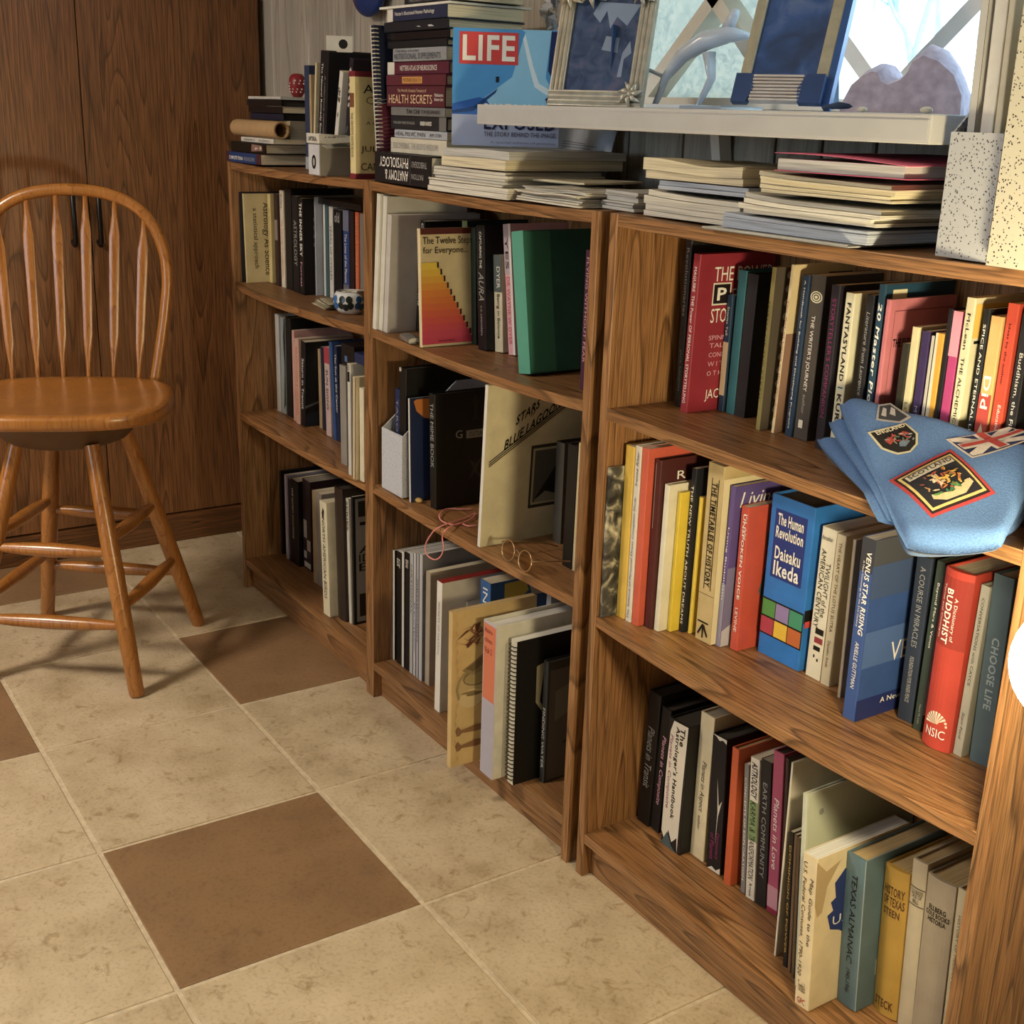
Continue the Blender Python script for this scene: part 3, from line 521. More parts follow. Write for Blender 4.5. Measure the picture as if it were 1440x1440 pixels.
# ---- bookcase by the lamp, middle shelf
row(3, 2, [
 Yk(842, 846, 657, .006, 'marble', 'black and white marbled notebook against side panel', '2c2c2a', hard=0, dp=.085, cmat=marbled('black_white_marbling', '1c1d1c', '4a4a46', 'cfc8ac')),
 Bk(866, 862, 877, 625, 'yellow', 'tall yellow paperback', 'd9b23c', hard=0, uT=879, dp=.21),
 Bk(879, 864, 886, 626, 'science', 'tall white paperback with long black title', 'd6d0c4', hard=0, uT=889, dp=.21, tx=[S('The Science of Personal Dress Complete Study', .02, .72, 'k', .3, .75, 'u', 0, .2), S('Irenee Riter', .78, .97, 'k', .3, .75, 'u', 0, .2)]),
 Bk(888, 867, 896, 629, 'red', 'tall coral red paperback', 'cf5a40', hard=0, uT=902, dp=.21),
 Bk(905, 870, 914, 645, 'maroon', 'dark maroon hardcover with silver capitals', '4e211f', uT=919, dp=.2, tx=[F('ROSE', (.18, .88, .8, .93), 'w', tr=.4), F('DAY', (.24, .76, .8, .85), 'w', tr=.1)], pt=[('s', (.3, .6, .36, .98), '9a9488')]),
 Bk(919, 875, 925, 680, 'cream', 'ivory paperback with plain cover', 'dcd6be', hard=0, uT=935),
 Bk(937.5, 874, 942, 691, 'yellow2', 'bright yellow paperback beside ivory one', 'e0c21c', hard=0, uT=952, tx=[F('notes', (.3, .74, .8, .77), 'k')]),
 Bk(954, 876, 960, 657, 'black', 'black paperback with white spine title', '191b22', hard=0, uT=973, tx=[S('THE NEW TRUTH ABOUT DREAMS', .05, .9, 'w', .25, .75)]),
 Bk(966.5, 884, 970, 698, 'yellow3', 'slim yellow booklet beside tan volume', 'dfc035', hard=0, uT=979, tx=[F('guide', (.2, .7, .7, .74), 'k')]),
 Bk(977, 896, 998, 649, 'timetables', 'thick tan volume with boxed black title', 'bfa873', hard=0, uT=997, pg='c', dp=.2, pt=[('s', (.3, .3, .34, .92), '15130f'), ('s', (.72, .3, .76, .92), '15130f'), ('s', (0, .27, 1, .274), '7a6844'), ('s', (.12, .105, .8, .115), '15130f'), ('s', [(.2, .03), (.45, .08), (.42, .1), (.14, .04)], '15130f'), ('s', [(.75, .03), (.5, .08), (.54, .1), (.82, .04)], '15130f'), ('s', (.44, .02, .52, .1), '15130f'), ('f', (0, 0, .99, .93), 'd8caa0'), ('f', (.1, .86, .9, .9), '15130f')], tx=[S('THE TIMETABLES OF HISTORY', .32, .9, 'k', .38, .7, bold=1)]),
 Bk(1006, 906, 1012, 682, 'living', 'purple paperback with white script title', '5a4a8a', hard=0, uT=1028, dp=.19, tx=[F('Living', (.08, .84, .6, .96), 'w', 'h', 0, .25), F('BUDDHA', (.62, .85, 1.0, .95), '2a2248'), S('Living Buddhism', .3, .75, 'w', .3, .7)], pt=[('s', (0, 0, 1, .4), '8a86a0'), ('f', (0, 0, 1, .5), '77739a'), ('f', [(0, .1), (.4, .22), (.8, .05), (1, .3), (1, 0), (0, 0)], 'b9b8c4')]),
 Bk(1026, 911, 1036, 711, 'unspoken', 'red paperback with white lettering and stone photo', 'c24a34', hard=0, uT=1043, dp=.16, tx=[S('UNSPOKEN VOICE', .36, .95, 'w', .4, .75, bold=1), S('IN AN', .78, .95, 'w', .76, .92), S('LEVINE', .13, .3, 'w', .35, .7), F('U', (.35, .72, .75, .84), 'w'), F('P', (.35, .12, .55, .2), 'w')], pt=[('f', [(.3, .8), (1, .86), (1, .25), (.4, .22), (.25, .4), (.34, .6)], '4c5658'), ('f', [(.4, .6), (.8, .66), (.7, .5), (.9, .4), (.5, .36)], '8d6a50')]),
 Bk(1065, 915, 1122, 693, 'human', 'large bright blue slipcase with checkered pictures', '1f6fc0', name='slipcase', uT=1087, dp=.13, rough=.35, pg='k', gap=.004,
    pt=[('s', (.12, .5, .86, .92), '24357c'), ('s', (.0, .13, 1, .36), '15130f')]+[('s', (.02+.327*i, .25-.11*j, .02+.327*i+.31, .35-.11*j), c) for j, rw in enumerate([('4d8a45', '8a78a8', '3a8a6a'), ('a8384a', 'd8b022', 'b8602a')]) for i, c in enumerate(rw)]+[('f', (0, .3, .3, .38), '15130f'), ('f', (0.02, .27, .3, .31), 'c84038')],
    tx=[S('The Human', .83, .9, 'w', .2, .8, 'h', 1), S('Revolution', .75, .82, 'w', .18, .82, 'h', 1), S('Daisaku', .62, .7, 'w', .2, .8, 'h', 1), S('Ikeda', .52, .61, 'w', .2, .8, 'h', 1)]),
 Bk(1132, 948, 1152, 739, 'twilight', 'cream paperback with red and black marks', 'd3cdb9', hard=0, uT=1157, tx=[S('TWILIGHT of the', .42, .78, 'k', .55, .85), S('AMERICAN CENTURY', .34, .86, 'k', .18, .48), S('the author', .92, .95, 'k', .1, .8, 'h')], pt=[('s', (.35, .3, .9, .34), '15130f'), ('s', (.35, .24, .9, .28), '8a3038'), ('s', (.35, .19, .8, .22), '15130f'), ('s', (.4, .14, .5, .16), '15130f'), ('s', (.65, .12, .75, .14), '15130f')]),
 Bk(1153, 960, 1165, 750, 'lotus', 'beige paperback with fine dark title', 'c4b99c', hard=0, uT=1177, dp=.15, tx=[S('THE HEART OF THE LOTUS SUTRA', .36, .95, '4a3a24', .35, .68), S('Daisaku Ikeda', .12, .3, '4a3a24', .35, .65)]),
 Bk(1177, 980, 1181, 760, 'pale', 'thin pale paperback behind blue volume', 'b3a78e', hard=0, uT=1200, ymin=.12),
 Bk(1184, 1007, 1201, 755, 'venus', 'large blue paperback with white star title', '33518f', hard=0, uT=1214, dp=.17, rough=.35, pg='w', pt=[('s', (0, .82, 1, 1), '363842'), ('f', (0, .86, 1, 1), '45484f'), ('f', (0, .68, 1, .86), '3c5078'), ('f', (0, 0, 1, .12), '232f68'), ('f', [(.55, .76), (.85, .8), (.8, .7)], 'd6dce4'), ('f', (.0, .3, 1.0, .5), '47659e')],
    tx=[S('VENUS STAR RISING', .48, .93, 'w', .48, .86, bold=1, sh=.15), S('A New Cosmology for the 21st Century', .52, .88, 'w', .24, .4), S('ARIELLE GUTTMAN', .18, .44, 'w', .4, .7, sh=.15), F('ARIELLE GUTTMAN', (.5, .92, 1.0, .96), 'w'), F('VENUS', (.36, .3, 1.0, .41), 'w'), F('A New Cosmology', (.3, .06, 1.0, .1), 'w')]),
 Bk(1261, 1009, 1281, 781, 'course', 'dark navy volume with silver title', '2f3848', uT=1290, tx=[S('A COURSE IN MIRACLES', .46, .94, 's', .35, .7), S('FOUNDATION FOR INNER PEACE', .12, .4, 's', .38, .66, bold=1)]),
 Bk(1283, 1024, 1294, 788, 'green', 'dark green hardcover with white lettering', '323e36', uT=1318, tx=[S('Beyond Mars & Venus', .5, .88, 'w', .4, .75), S('Nancy Mc Lean', .04, .16, 's', .4, .7)], pt=[('f', (0, .1, .05, .98), '9db6d8')]),
 Bk(1296, 1042, 1334, 797, 'dictionary', 'fat red mottled hardcover with white fan emblem', 'b93c2c', rnd=.16, uT=1332, dp=.15, pt=[('s', (0, .58, 1, .96), '9c3226')]+[('s', [(.5, .145), (.5+.36*math.cos(R(a-6)), .145+.07*math.sin(R(a-6))), (.5+.36*math.cos(R(a+6)), .145+.07*math.sin(R(a+6)))], 'e6d9c0') for a in range(0, 181, 18)],
    tx=[S('BUDDHIST', .6, .9, 'w', .26, .5, bold=1), S('A Dictionary of', .62, .86, 'w', .54, .68), S('Terms and Concepts', .62, .92, 'w', .1, .2), S('NSIC', .07, .12, 'w', .2, .85, 'h')]),
 Bk(1339, 1050, 1351, 821, 'cayce', 'pale grey hardcover with black spine lettering', 'a8a598', uT=1380, tx=[S('CONVERSATIONS with CAYCE', .42, .93, 'k', .35, .65), S('Starr Ford', .1, .26, 'k', .35, .65, sh=.2)]),
 Bk(1362, 1069, 1389, 809, 'choose', 'tall slate blue hardcover with pale capitals', '4a5f68', uT=1398, tx=[S('CHOOSE LIFE', .3, .68, '8fa0a4', .35, .72, bold=1)]),
])
# ---- bookcase by the lamp, upper shelf
row(3, 1, [
 Yk(948, 956, 336, .12, 'revol', 'thin black hardcover with faint script title', '23211f', uT=965, tx=[S('Revolutionaries', .55, .95, 's', .3, .75), S('JACK RANSON', .1, .35, '6a8a78', .3, .7)]),
 Yk(956, 965, 356, .104, 'red', 'large crimson hardcover with white capitals', '8f2434', uT=976, dp=.165, tx=[S('MAGUIRE  THE Power OF PERSONAL STORYTELLING', .06, .92, 'w', .3, .7), F('THE POWER', (.2, .83, .98, .92), 'w'), F('ERSONAL', (.46, .7, .98, .78), 'w'), F('STORYTELLING', (.2, .57, .98, .66), 'w'), F('SPINNING', (.2, .46, .6, .49), 'p'), F('TALES', (.22, .41, .5, .44), 'p'), F('CONNECTING', (.22, .35, .7, .38), 'p'), F('WITH', (.22, .29, .5, .32), 'p', tr=.3), F('OTHERS', (.22, .23, .6, .26), 'p', tr=.3), F('JACK MAGUIRE', (.22, .06, .98, .14), 'w'), F('P', (.26, .71, .38, .79), 'w', bold=1)], pt=[('f', (.2, .68, .44, .82), 'd8d2c4'), ('f', (.215, .69, .425, .81), '1c1214')]),
 Bk(1009, 577, 1016, 414, 'bluecream', 'short paperback half blue half cream', '223a54', hard=0, uT=1023, pt=[('s', (0, .14, 1, .6), 'cdb38c')], tx=[S('Stories Tell', .66, .9, 'w', .3, .7)]),
 Bk(1020, 580, 1031, 379, 'teal', 'teal hardcover', '24606c', uT=1039, pg='k'),
 Bk(1032, 582, 1046, 384, 'dark', 'black hardcover with faint cover', '1f2026', uT=1052, pg='k', dp=.12),
 Bk(1062, 603.5, 1068, 375, 'spirits', 'olive paperback with a chain of rings on cover', '7d7444', hard=0, uT=1086, dp=.15, pt=[('f', (0, 0, 1, 1), '4e463c')]+[('f', [(.22+.07*math.cos(a*.785)*1.0, .04+.083*k+.026*math.sin(a*.785)) for a in range(8)], 'a89f90') for k in range(12)]+[('f', [(.22+.035*math.cos(a*.785), .04+.083*k+.012*math.sin(a*.785)) for a in range(8)], '3c352c') for k in range(12)], tx=[S('SPIRITS OF THE EARTH', .2, .8, 'k', .3, .7)]),
 Bk(1084, 608, 1088, 371, 'cream', 'cream paperback with rosy brown cover', 'cfbd98', hard=0, uT=1113, dp=.14, pt=[('f', (0, 0, 1, .6), '8a6a58'), ('f', (0, .6, 1, 1), 'cdbb90')], tx=[S('The Art of Living in the Wisdom', .1, .8, '9a4c40', .2, .8), F('10 GOLD', (.55, .6, .95, .95), 'k', 'd')]),
 Bk(1103, 612, 1112, 386, 'navy', 'navy paperback with tiny white spine text', '1d3450', hard=0, uT=1129, tx=[S('A Handbook for Building and Developing Programs', .05, .97, 'w', .35, .62)]),
 Bk(1115, 612, 1134, 385, 'writer', 'dark taupe paperback with concentric circle emblem', '47423f', hard=0, uT=1134, pt=[('s', [(.5+r*math.cos(a*.524), .87+r*.085*math.sin(a*.524)) for a in range(12)], c) for r, c in ((.42, 'd8d2b8'), (.34, '47423f'), (.27, 'd8d2b8'), (.19, '47423f'), (.11, 'd8d2b8'))]+[('s', (.3, .07, .6, .12), 'd8d2c4')], tx=[S("THE WRITER'S JOURNEY", .3, .76, 'w', .3, .62), S('author', .16, .28, 's', .4, .62)]),
 Tk(1170, 400, 1182, .14, 'story', 'black paperback with purple spine title', '231f2a', hard=0, tx=[S("STORYTELLER'S COMPANION", .2, .92, 'm', .3, .75)]),
 Tk(1190, 411, 1203, .14, 'fant', 'ivory paperback with bold black capitals', 'd2ceb4', hard=0, tx=[S('FANTASYLAND', .46, .94, 'k', .3, .75, bold=1), S('KURT', .16, .38, 'k', .3, .75, bold=1)], pt=[('s', (.25, .415, .8, .425), '3a7a80')]),
 Tk(1219, 414, 1230, .14, 'patt', 'black paperback with white speckled picture', '1f1f24', hard=0, tx=[S('Literature from Laurence', .4, .9, 's', .3, .75, sh=.2)], pt=[('s', [(.2, .3), (.5, .35), (.8, .28), (.6, .2), (.3, .22)], '8a8a86')]),
 Tk(1237, 399, 1247, .135, 'master', 'navy paperback with large white title', '20435a', hard=0, tx=[S('20 Master Plots', .28, .9, 'w', .25, .8, bold=1, sh=.15)], pt=[('f', (.1, .9, .3, .97), 'cfc9a8')]),
 Tk(1247, 421, 1253, .13, 'eleventh', 'dusty pink paperback with thin ruled frame', 'c0707c', hard=0, dp=.14, tx=[F('THE ELEVENTH HOUR', (.1, .72, .75, .77), 'k', bold=1)], pt=[('f', (.08, .93, .95, .935), '7a3a48'), ('f', (.08, .0, .085, .935), '7a3a48')]),
 Tk(1269, 482, 1279, .135, 'darkp', 'short dark olive paperback', '2e2d24', hard=0),
 Tk(1282, 459, 1293, .135, 'cream2', 'cream paperback with small grey title', 'cfc69c', hard=0, tx=[S('LOST MYTHS', .1, .5, '6a6240', .3, .7)]),
 Tk(1297, 465, 1308, .135, 'purple', 'dark purple paperback', '382a58', hard=0, tx=[S('MYSTIC TOUR', .1, .5, 's', .3, .7)]),
 Tk(1311, 472, 1315, .135, 'bw', 'slim black and white booklet', '2a2a2e', hard=0, sp='b8b4ac'),
 Tk(1317, 468, 1328, .135, 'yel', 'amber yellow paperback', 'd09a28', hard=0, pt=[('s', [(0, 1), (.3, 1), (.5, .3), (.2, .0), (0, 0)], 'cfc9b4')]),
 Tk(1334, 434, 1341, .135, 'blk', 'black hardcover beside magenta one', '1c1b20', pg='w'),
 Tk(1342, 437, 1355, .135, 'pink', 'magenta and pink paperback', 'b03a78', hard=0, pt=[('s', (0, .75, 1, 1), 'd890a8'), ('s', (0, 0, 1, .3), '7a3050')]),
 Tk(1360, 418, 1373, .13, 'mclean', 'ivory paperback with black title and yellow cover', 'cfcaa8', hard=0, dp=.14, tx=[S('McLean', .74, .92, 'k', .35, .7), S('THE ALCHEMICAL MANDALA', .05, .7, 'k', .35, .7)], pt=[('f', (.02, .8, .95, .97), 'd8b048'), ('f', (.05, .77, .95, .785), '15130f')]),
 Tk(1384, 434, 1393, .135, 'spice', 'black paperback with small white title', '1f2124', hard=0, tx=[S('SPICE AND ETERNAL LIFE', .3, .92, 'w', .3, .7), S('OLIVER', .08, .24, 's', .35, .65)]),
 Tk(1394, 444, 1411, .135, 'tanred', 'tan and red paperback with white letters', 'cda968', hard=0, tx=[S('Did', .5, .68, 'w', .2, .8, bold=1), S('ue on', .1, .3, 'w', .25, .75)], pt=[('s', (0, 0, 1, .58), 'b04038'), ('s', [(0, .3), (.5, .42), (.9, .32), (.8, .28), (.1, .26)], 'd8c8a8')]),
 Tk(1418, 426, 1434, .135, 'orangered', 'vermilion paperback with white lettering', 'c8452c', hard=0, tx=[S('Education for Creative Living', .05, .5, 'w', .4, .75, sh=.1), S('Ideas by the author', .6, .9, 'k', .3, .55)]),
 Tk(1438, 440, 1453, .135, 'bud', 'black paperback with silver title beside vermilion one', '26262a', hard=0, tx=[S('Buddhism, the First Millennium', .1, .8, 'w', .3, .7)]),
])
# ---- centre bookcase, lowest shelf
mags = [Yk(u0, u1, 773+k*.7, .052, 'mag%d' % k, look, c, hard=0, sp=sp, pg='w', dp=.215, tx=tx) for k, (u0, u1, look, c, sp, tx) in enumerate([
 (551, 555, 'magazine with white spine nearest the side panel', '141414', 'c9c6be', []), (557, 564, 'black magazine with white letters', '141414', None, [S('ESQ', .86, .94, 'w', .2, .8, 'h')]), (565, 568, 'thin magazine with white spine', '18181a', 'c4c1ba', []), (569, 575, 'black magazine with small white letters', '161618', None, [S('SKY', .87, .94, 'w', .2, .8, 'h')]),
 (576, 580, 'grey magazine with dotted spine', '8a8a8c', 'a9a9a8', [S('NATIONAL', .5, .9, 'k', .3, .7)]), (581, 584, 'pale magazine with tiny blue lettering', '8f8f92', 'b4b4b8', [S('REVIEW', .2, .6, 'b', .3, .7)]), (585, 588, 'silver grey magazine', '77777a', '9c9ca0', [S('SMITHSONIAN', .3, .8, 'k', .3, .7)]), (589, 593, 'pale grey magazine beside cardboard folder', '85858a', 'b0b0b4', [])])]
row(2, 3, mags+[
 Bk(597, 960, 603, 802, 'card', 'beige cardboard folder', 'a39684', hard=0, dp=.2, uT=599),
 Bk(611, 997, 618, 815, 'white', 'tall white hardcover with red top edge', 'cfc8b6', dp=.2, uT=615, sp='d9d6ce', tx=[S('SECRETS OF NATION', .45, .85, '77706a', .35, .65)], pt=[('t', (0, 0, 1, 1), '8c2420')]),
 Tk(643, 838, 650, .07, 'small', 'white paperback behind anatomy book', 'd2cfc4', hard=0, dp=.2),
 Tk(676, 813, 690, .09, 'blue', 'tall blue paperback with yellow figure', '2f62a0', hard=0, dp=.18, tx=[S('INNER', .6, .95, 'w', .3, .75)], pt=[('f', [(.2, .98), (.5, .985), (.55, .9), (.4, .84), (.2, .86)], 'cdbb4a'), ('f', [(.55, .95), (.95, .93), (.95, .85), (.6, .86)], 'b5b3a4')]),
])

def ell(cx, cy, rx, ry, c, n=14): return ('f', [(cx+rx*math.cos(k*6.283/n), cy+ry*math.sin(k*6.283/n)) for k in range(n)], c)
an = [ell(.27, .5, .22, .13, '9c8a5e'), ell(.27, .5, .19, .11, 'b9a271'), ell(.3, .56, .17, .055, '7f6d48'), ell(.3, .555, .15, .04, 'a3905f'), ell(.24, .43, .15, .06, 'cdb684'), ell(.27, .455, .1, .012, '7d6a44'), ell(.2, .47, .09, .008, '86724a'),
      ('f', [(.12, .62), (.36, .7), (.46, .66), (.44, .6), (.24, .58)], '8d7a52'), ('f', [(.16, .63), (.36, .685), (.42, .655), (.25, .6)], '6f5c3c'),
      ('f', [(.05, .24), (.07, .2), (.1, .2), (.13, .215), (.3, .205), (.5, .213), (.5, .238), (.3, .25), (.12, .235), (.08, .265)], '8a6440'), ('f', [(.05, .14), (.07, .1), (.1, .1), (.13, .115), (.3, .105), (.5, .113), (.5, .138), (.3, .15), (.12, .135), (.08, .165)], '8a6440')]
rn = random.Random(5)
for k in range(20):
    a = k*.33+rn.uniform(-.1, .1); L_ = rn.uniform(.09, .17); cx, cy = .28+rn.uniform(-.03, .03), .83+rn.uniform(-.02, .02); P_ = []; Q_ = []
    for j in range(6):
        q = j/5*L_; b_ = a+.5*math.sin(j*1.1+k); P_.append((cx+q*1.5*math.cos(b_), cy+q*.62*math.sin(b_))); Q_.append((cx+q*1.5*math.cos(b_)+.010*(1-j/6), cy+q*.62*math.sin(b_)+.005*(1-j/6)))
    an.append(('f', P_+Q_[::-1], '84503a'))
for k in range(16):
    y = .03+k*.058; x = rn.uniform(.01, .05); an.append(('f', [(x, y), (x+.03, y+.02), (x+.02, y+.04), (x+.04, y+.05), (x+.025, y+.04), (x+.036, y+.02)], 'a08452'))
row(2, 3, [
 Bk(628, 1076, 633, 859, 'anat', 'tan anatomy book with drawn organs, jutting out', 'cdae72', hard=0, pg='y', dp=.2, uT=631, pt=an),
 Bk(675, 1083, 692, 870, 'binder', 'white ring binder with orange sleeve insert', 'd6d2c2', pg='w', dp=.27, uT=681, gap=.008, sp='b5b0bc', pt=[('s', (.05, .5, .95, .985), 'cf7350'), ('s', (.05, .0, .95, .5), 'a9a6b4')], tx=[S('Astro', .93, .96, '8a2a20', .1, .7, 'h'), S('class', .87, .9, '8a2a20', .1, .7, 'h'), S('Vol 2', .8, .84, '8a2a20', .1, .7, 'h')]),
 Bk(713, 1098, 721, 898, 'spiral', 'coil-bound workbook with cream edge and black cover', 'd0cab4', hard=0, pg='w', dp=.24, uT=719, pt=[('f', (0, 0, 1, 1), '151413'), ('f', [(.2, .8), (.28, .82), (.24, .55), (.34, .45), (.3, .44), (.2, .55)], '9a9478')]),
 Bk(758, 1097, 764, 928, 'water', 'slate grey hardcover with white title and rocky photo', '3a3a38', pg='k', dp=.2, uT=765, tx=[S('FINDING WATER', .12, .62, 'w', .25, .8)], pt=[('f', (.03, .02, .98, .93), '5a5650'), ('f', [(.1, .5), (.4, .6), (.8, .55), (.95, .8), (.5, .85), (.1, .75)], '6f6b62'), ('f', [(.2, .3), (.24, .3), (.6, .5), (.9, .55), (.6, .47)], '2c2824')]),
])
sx = SPOT[(2, 3, 'spiral')]
coil_root = [o for o in col.objects if o.get('label', '').startswith('coil-bound workbook')][0]
mb = MB()
for k in range(34):
    z = .012+k*(sx[4]-.024)/33; mb.tube([(sx[3]*.5+(sx[3]*.55+.001)*math.cos(a), -.001+.006*math.sin(a)*1.0, z+.0012*(a/6.28)) for a in [i*.785 for i in range(9)]], .0011, 4)
mb.build('coil', pm('121212', .4), coil_root)
# ---- centre bookcase, middle shelf
row(2, 2, [
 Bk(576, 706, 578, 561, 'navyo', 'slim navy booklet with orange disc', '1b2a52', hard=0, dp=.12, uT=574, sp='c8c6c0', pt=[('f', [(.5+.42*math.cos(a*.524), .97+.19*math.sin(a*.524)) if math.sin(a*.524) < 0 else (.5+.42*math.cos(a*.524), .985) for a in range(12)], 'd07c2c')], tx=[F('ASTRO', (.5, .6, .9, .63), 's'), F('LOGY', (.5, .5, .9, .53), 's'), F('NOW', (.5, .4, .8, .43), 's')]),
 Bk(605, 713, 613, 554, 'mime', 'black hardcover with thin silver capitals and emblem', '171615', pg='k', dp=.17, uT=603, tx=[S('THE MIME BOOK', .36, .92, 's', .25, .8), F('G', (.3, .6, .4, .67), 's'), F('CULTURAL', (.5, .605, .76, .645), '17130f')], pt=[('f', (.46, .59, .8, .66), '8a867c'), ('f', [(.55, .92), (.6, .97), (.65, .9), (.62, .8), (.66, .72), (.6, .76), (.55, .72), (.58, .82)], '2e2c2a'), ('f', [(.5, .4), (.6, .36), (.7, .42), (.62, .3), (.7, .22), (.58, .28), (.5, .22), (.56, .32)], '3a3734')]),
 Bk(671.4, 768, 675, 538.6, 'stars', 'large cream booklet with slanted black title and photo', 'd9cda4', hard=0, pg='w', dp=.25, uT=683, sp='d6d3cc',
   pt=[('f', (.44, .2, .9, .6), '3a3830'), ('f', (.46, .22, .88, .58), 'b5ac8c'), ('f', (.48, .235, .86, .565), '55544c'), ('f', [(.5, .26), (.7, .25), (.86, .35), (.86, .5), (.74, .52), (.64, .4)], '26251f'), ('f', [(.5, .25), (.6, .3), (.72, .27), (.8, .24), (.86, .24), (.5, .236)], '8a887a')]
      +[('f', [(.04, .53+o), (.78, .86+o), (.78, .867+o), (.04, .537+o)], '15130f') for o in (0, -.014, -.028)]),
 Bk(777, 760, 788, 620, 'leather', 'old dark leather volume with cracked grey spine', '4a4640', pg='k', rnd=.08, dp=.13, uT=783),
 Bk(790, 795, 803, 624, 'blk', 'black hardcover beside worn leather volume', '181716', pg='k', dp=.19, uT=799),
 Bk(804, 799, 808, 622, 'creamb', 'cream paperback wedged beside right panel', 'cdbd94', hard=0, dp=.19, uT=813),
])
# title of the cream booklet, running up along its rules
st = [o for o in col.objects if o.get('label', '').startswith('large cream booklet')][0]
x0, y0, z0, t, h, d = SPOT[(2, 2, 'stars')]
for s, rect, bold in (('STARS', (.3, 0.075, .62, .13), 1), ('OF', (.5, .055, .56, .075), 1), ('BLUE LAGOON', (.16, -.03, .92, .03), 1)):
    def plc(a, b): return (t+.0018, d*(.06+a*.7), h*(.572+a*.31+b))
    mb = MB(); put_text(mb, s, plc, rect, 'h', bold, .25); mb.build('lettering', ink('k'), [c for c in st.children if c.name.startswith('cover')][0])
# ---- centre bookcase, upper shelf
row(2, 1, [
 Bk(523.5, 460, 528, 271, 'wf', 'thin white folder leaning on side panel', 'd2cfc4', hard=0, pg='w', dp=.2, uT=530),
 Bk(532, 463, 537, 274, 'wf2', 'white card folder leaning beside thin one', 'c9c6ba', hard=0, pg='w', dp=.2, uT=535),
 Bk(538.5, 465, 544, 300, 'gf', 'large pale grey folder with plain cover', 'b9b4b0', hard=0, pg='w', dp=.22, uT=538),
 Bk(584, 466, 590, 309, 'energy', 'black paperback with bold white spine title', '17161a', hard=0, uT=583, tx=[S('ENERGY MEDICINE', .24, .72, 'w', .25, .8, bold=1), S('CHI', .88, .98, 'w', .3, .75)], pg='g'),
 Yk(653, 660, 311, .13, 'reflex', 'teal and black paperback with gold title', '17323a', hard=0, uT=650, pt=[('s', (0, .22, 1, .9), '2f6670'), ('f', (0, .22, 1, .9), '2a5a5c'), ('s', (0, .9, 1, 1), '7a8a60')], tx=[S('THE REFLEXOLOGY WORKOUT', .24, .9, 'g', .3, .75)]),
 Yk(662, 669, 320, .13, 'dkg', 'dark green paperback with faint title', '1f3028', hard=0, uT=661),
 Bk(672.5, 491, 684, 317.5, 'aura', 'black paperback with silver script title', '16151a', hard=0, uT=669, tx=[S('CAPTURING THE', .66, .95, 'w', .4, .65), S('AURA', .4, .63, 's', .25, .85, sh=.3), S('C.E. LINDGREN', .12, .36, 's', .4, .6)]),
 Bk(696, 492.5, 707, 359, 'being', 'short paperback grey above cream below', 'c9c0a4', hard=0, uT=688, pt=[('s', (0, .62, 1, 1), '56605e')], tx=[S('DYER', .66, .88, 'w', .4, .8), S('Being in Balance', .14, .6, 'k', .3, .75)]),
 Bk(715, 499, 725, 316, 'dyer', 'pink paperback with white spine edge', 'd9a3ac', hard=0, uT=699, pt=[('s', (0, .62, 1, 1), 'b5a6b0'), ('s', (.7, 0, 1, 1), 'd8d4d0')], tx=[S('DR WAYNE W DYER', .08, .6, 'c04a5c', .2, .65), S('YES', .66, .9, 'k', .2, .6)]),
 Bk(730, 526, 746, 327, 'green', 'dark green file box with pale green spine', '27625a', pg='g', dp=.2, uT=719, sp='4f9c88', gap=.006, pt=[('f', (0, .01, .3, .99), '3a8068')], name='file_box'),  # lighter cover strip: lamplit part outside the side panel's shadow, painted as colour
 Tk(824, 352, 832, .06, 'purple', 'thin dark purple hardcover beside right panel', '4a2540', tx=[S('FLYING WITHOUT FEAR', .2, .95, 'p', .3, .7)], dp=.15),
])
tw = []
for k in range(12):
    y0_ = .02+k*.058; w_ = 1.0-k*.062
    tw.append(('f', [(0, y0_), (w_, y0_), (w_, y0_+.058), (0, y0_+.058)], ['c43a58', 'c8405a', 'cc4650', 'd04e44', 'd25a3a', 'd4662f', 'd67228', 'd97f24', 'db9022', 'dda222', 'e0b326', 'e2c02c'][k]))
    tw.append(('f', [(w_-.02, y0_+.012), (w_+.015, y0_+.012), (w_+.015, y0_+.06), (w_-.02, y0_+.06)], '2c1a14'))
tw.append(('f', (0, .95, 1, 1), '5a2420'))
row(2, 1, [Bk(590, 488, 594, 322, 'twelve', 'cream paperback with stepped orange pyramid cover', 'd8c69a', hard=0, dp=.125, uT=586, ymin=-.004, pt=tw, tx=[F('The Twelve Steps', (.04, .85, .98, .93), 'k'), F('for Everyone...', (.04, .775, .9, .845), 'k'), F('Grateful', (.3, .04, .6, .055), 'k')])])
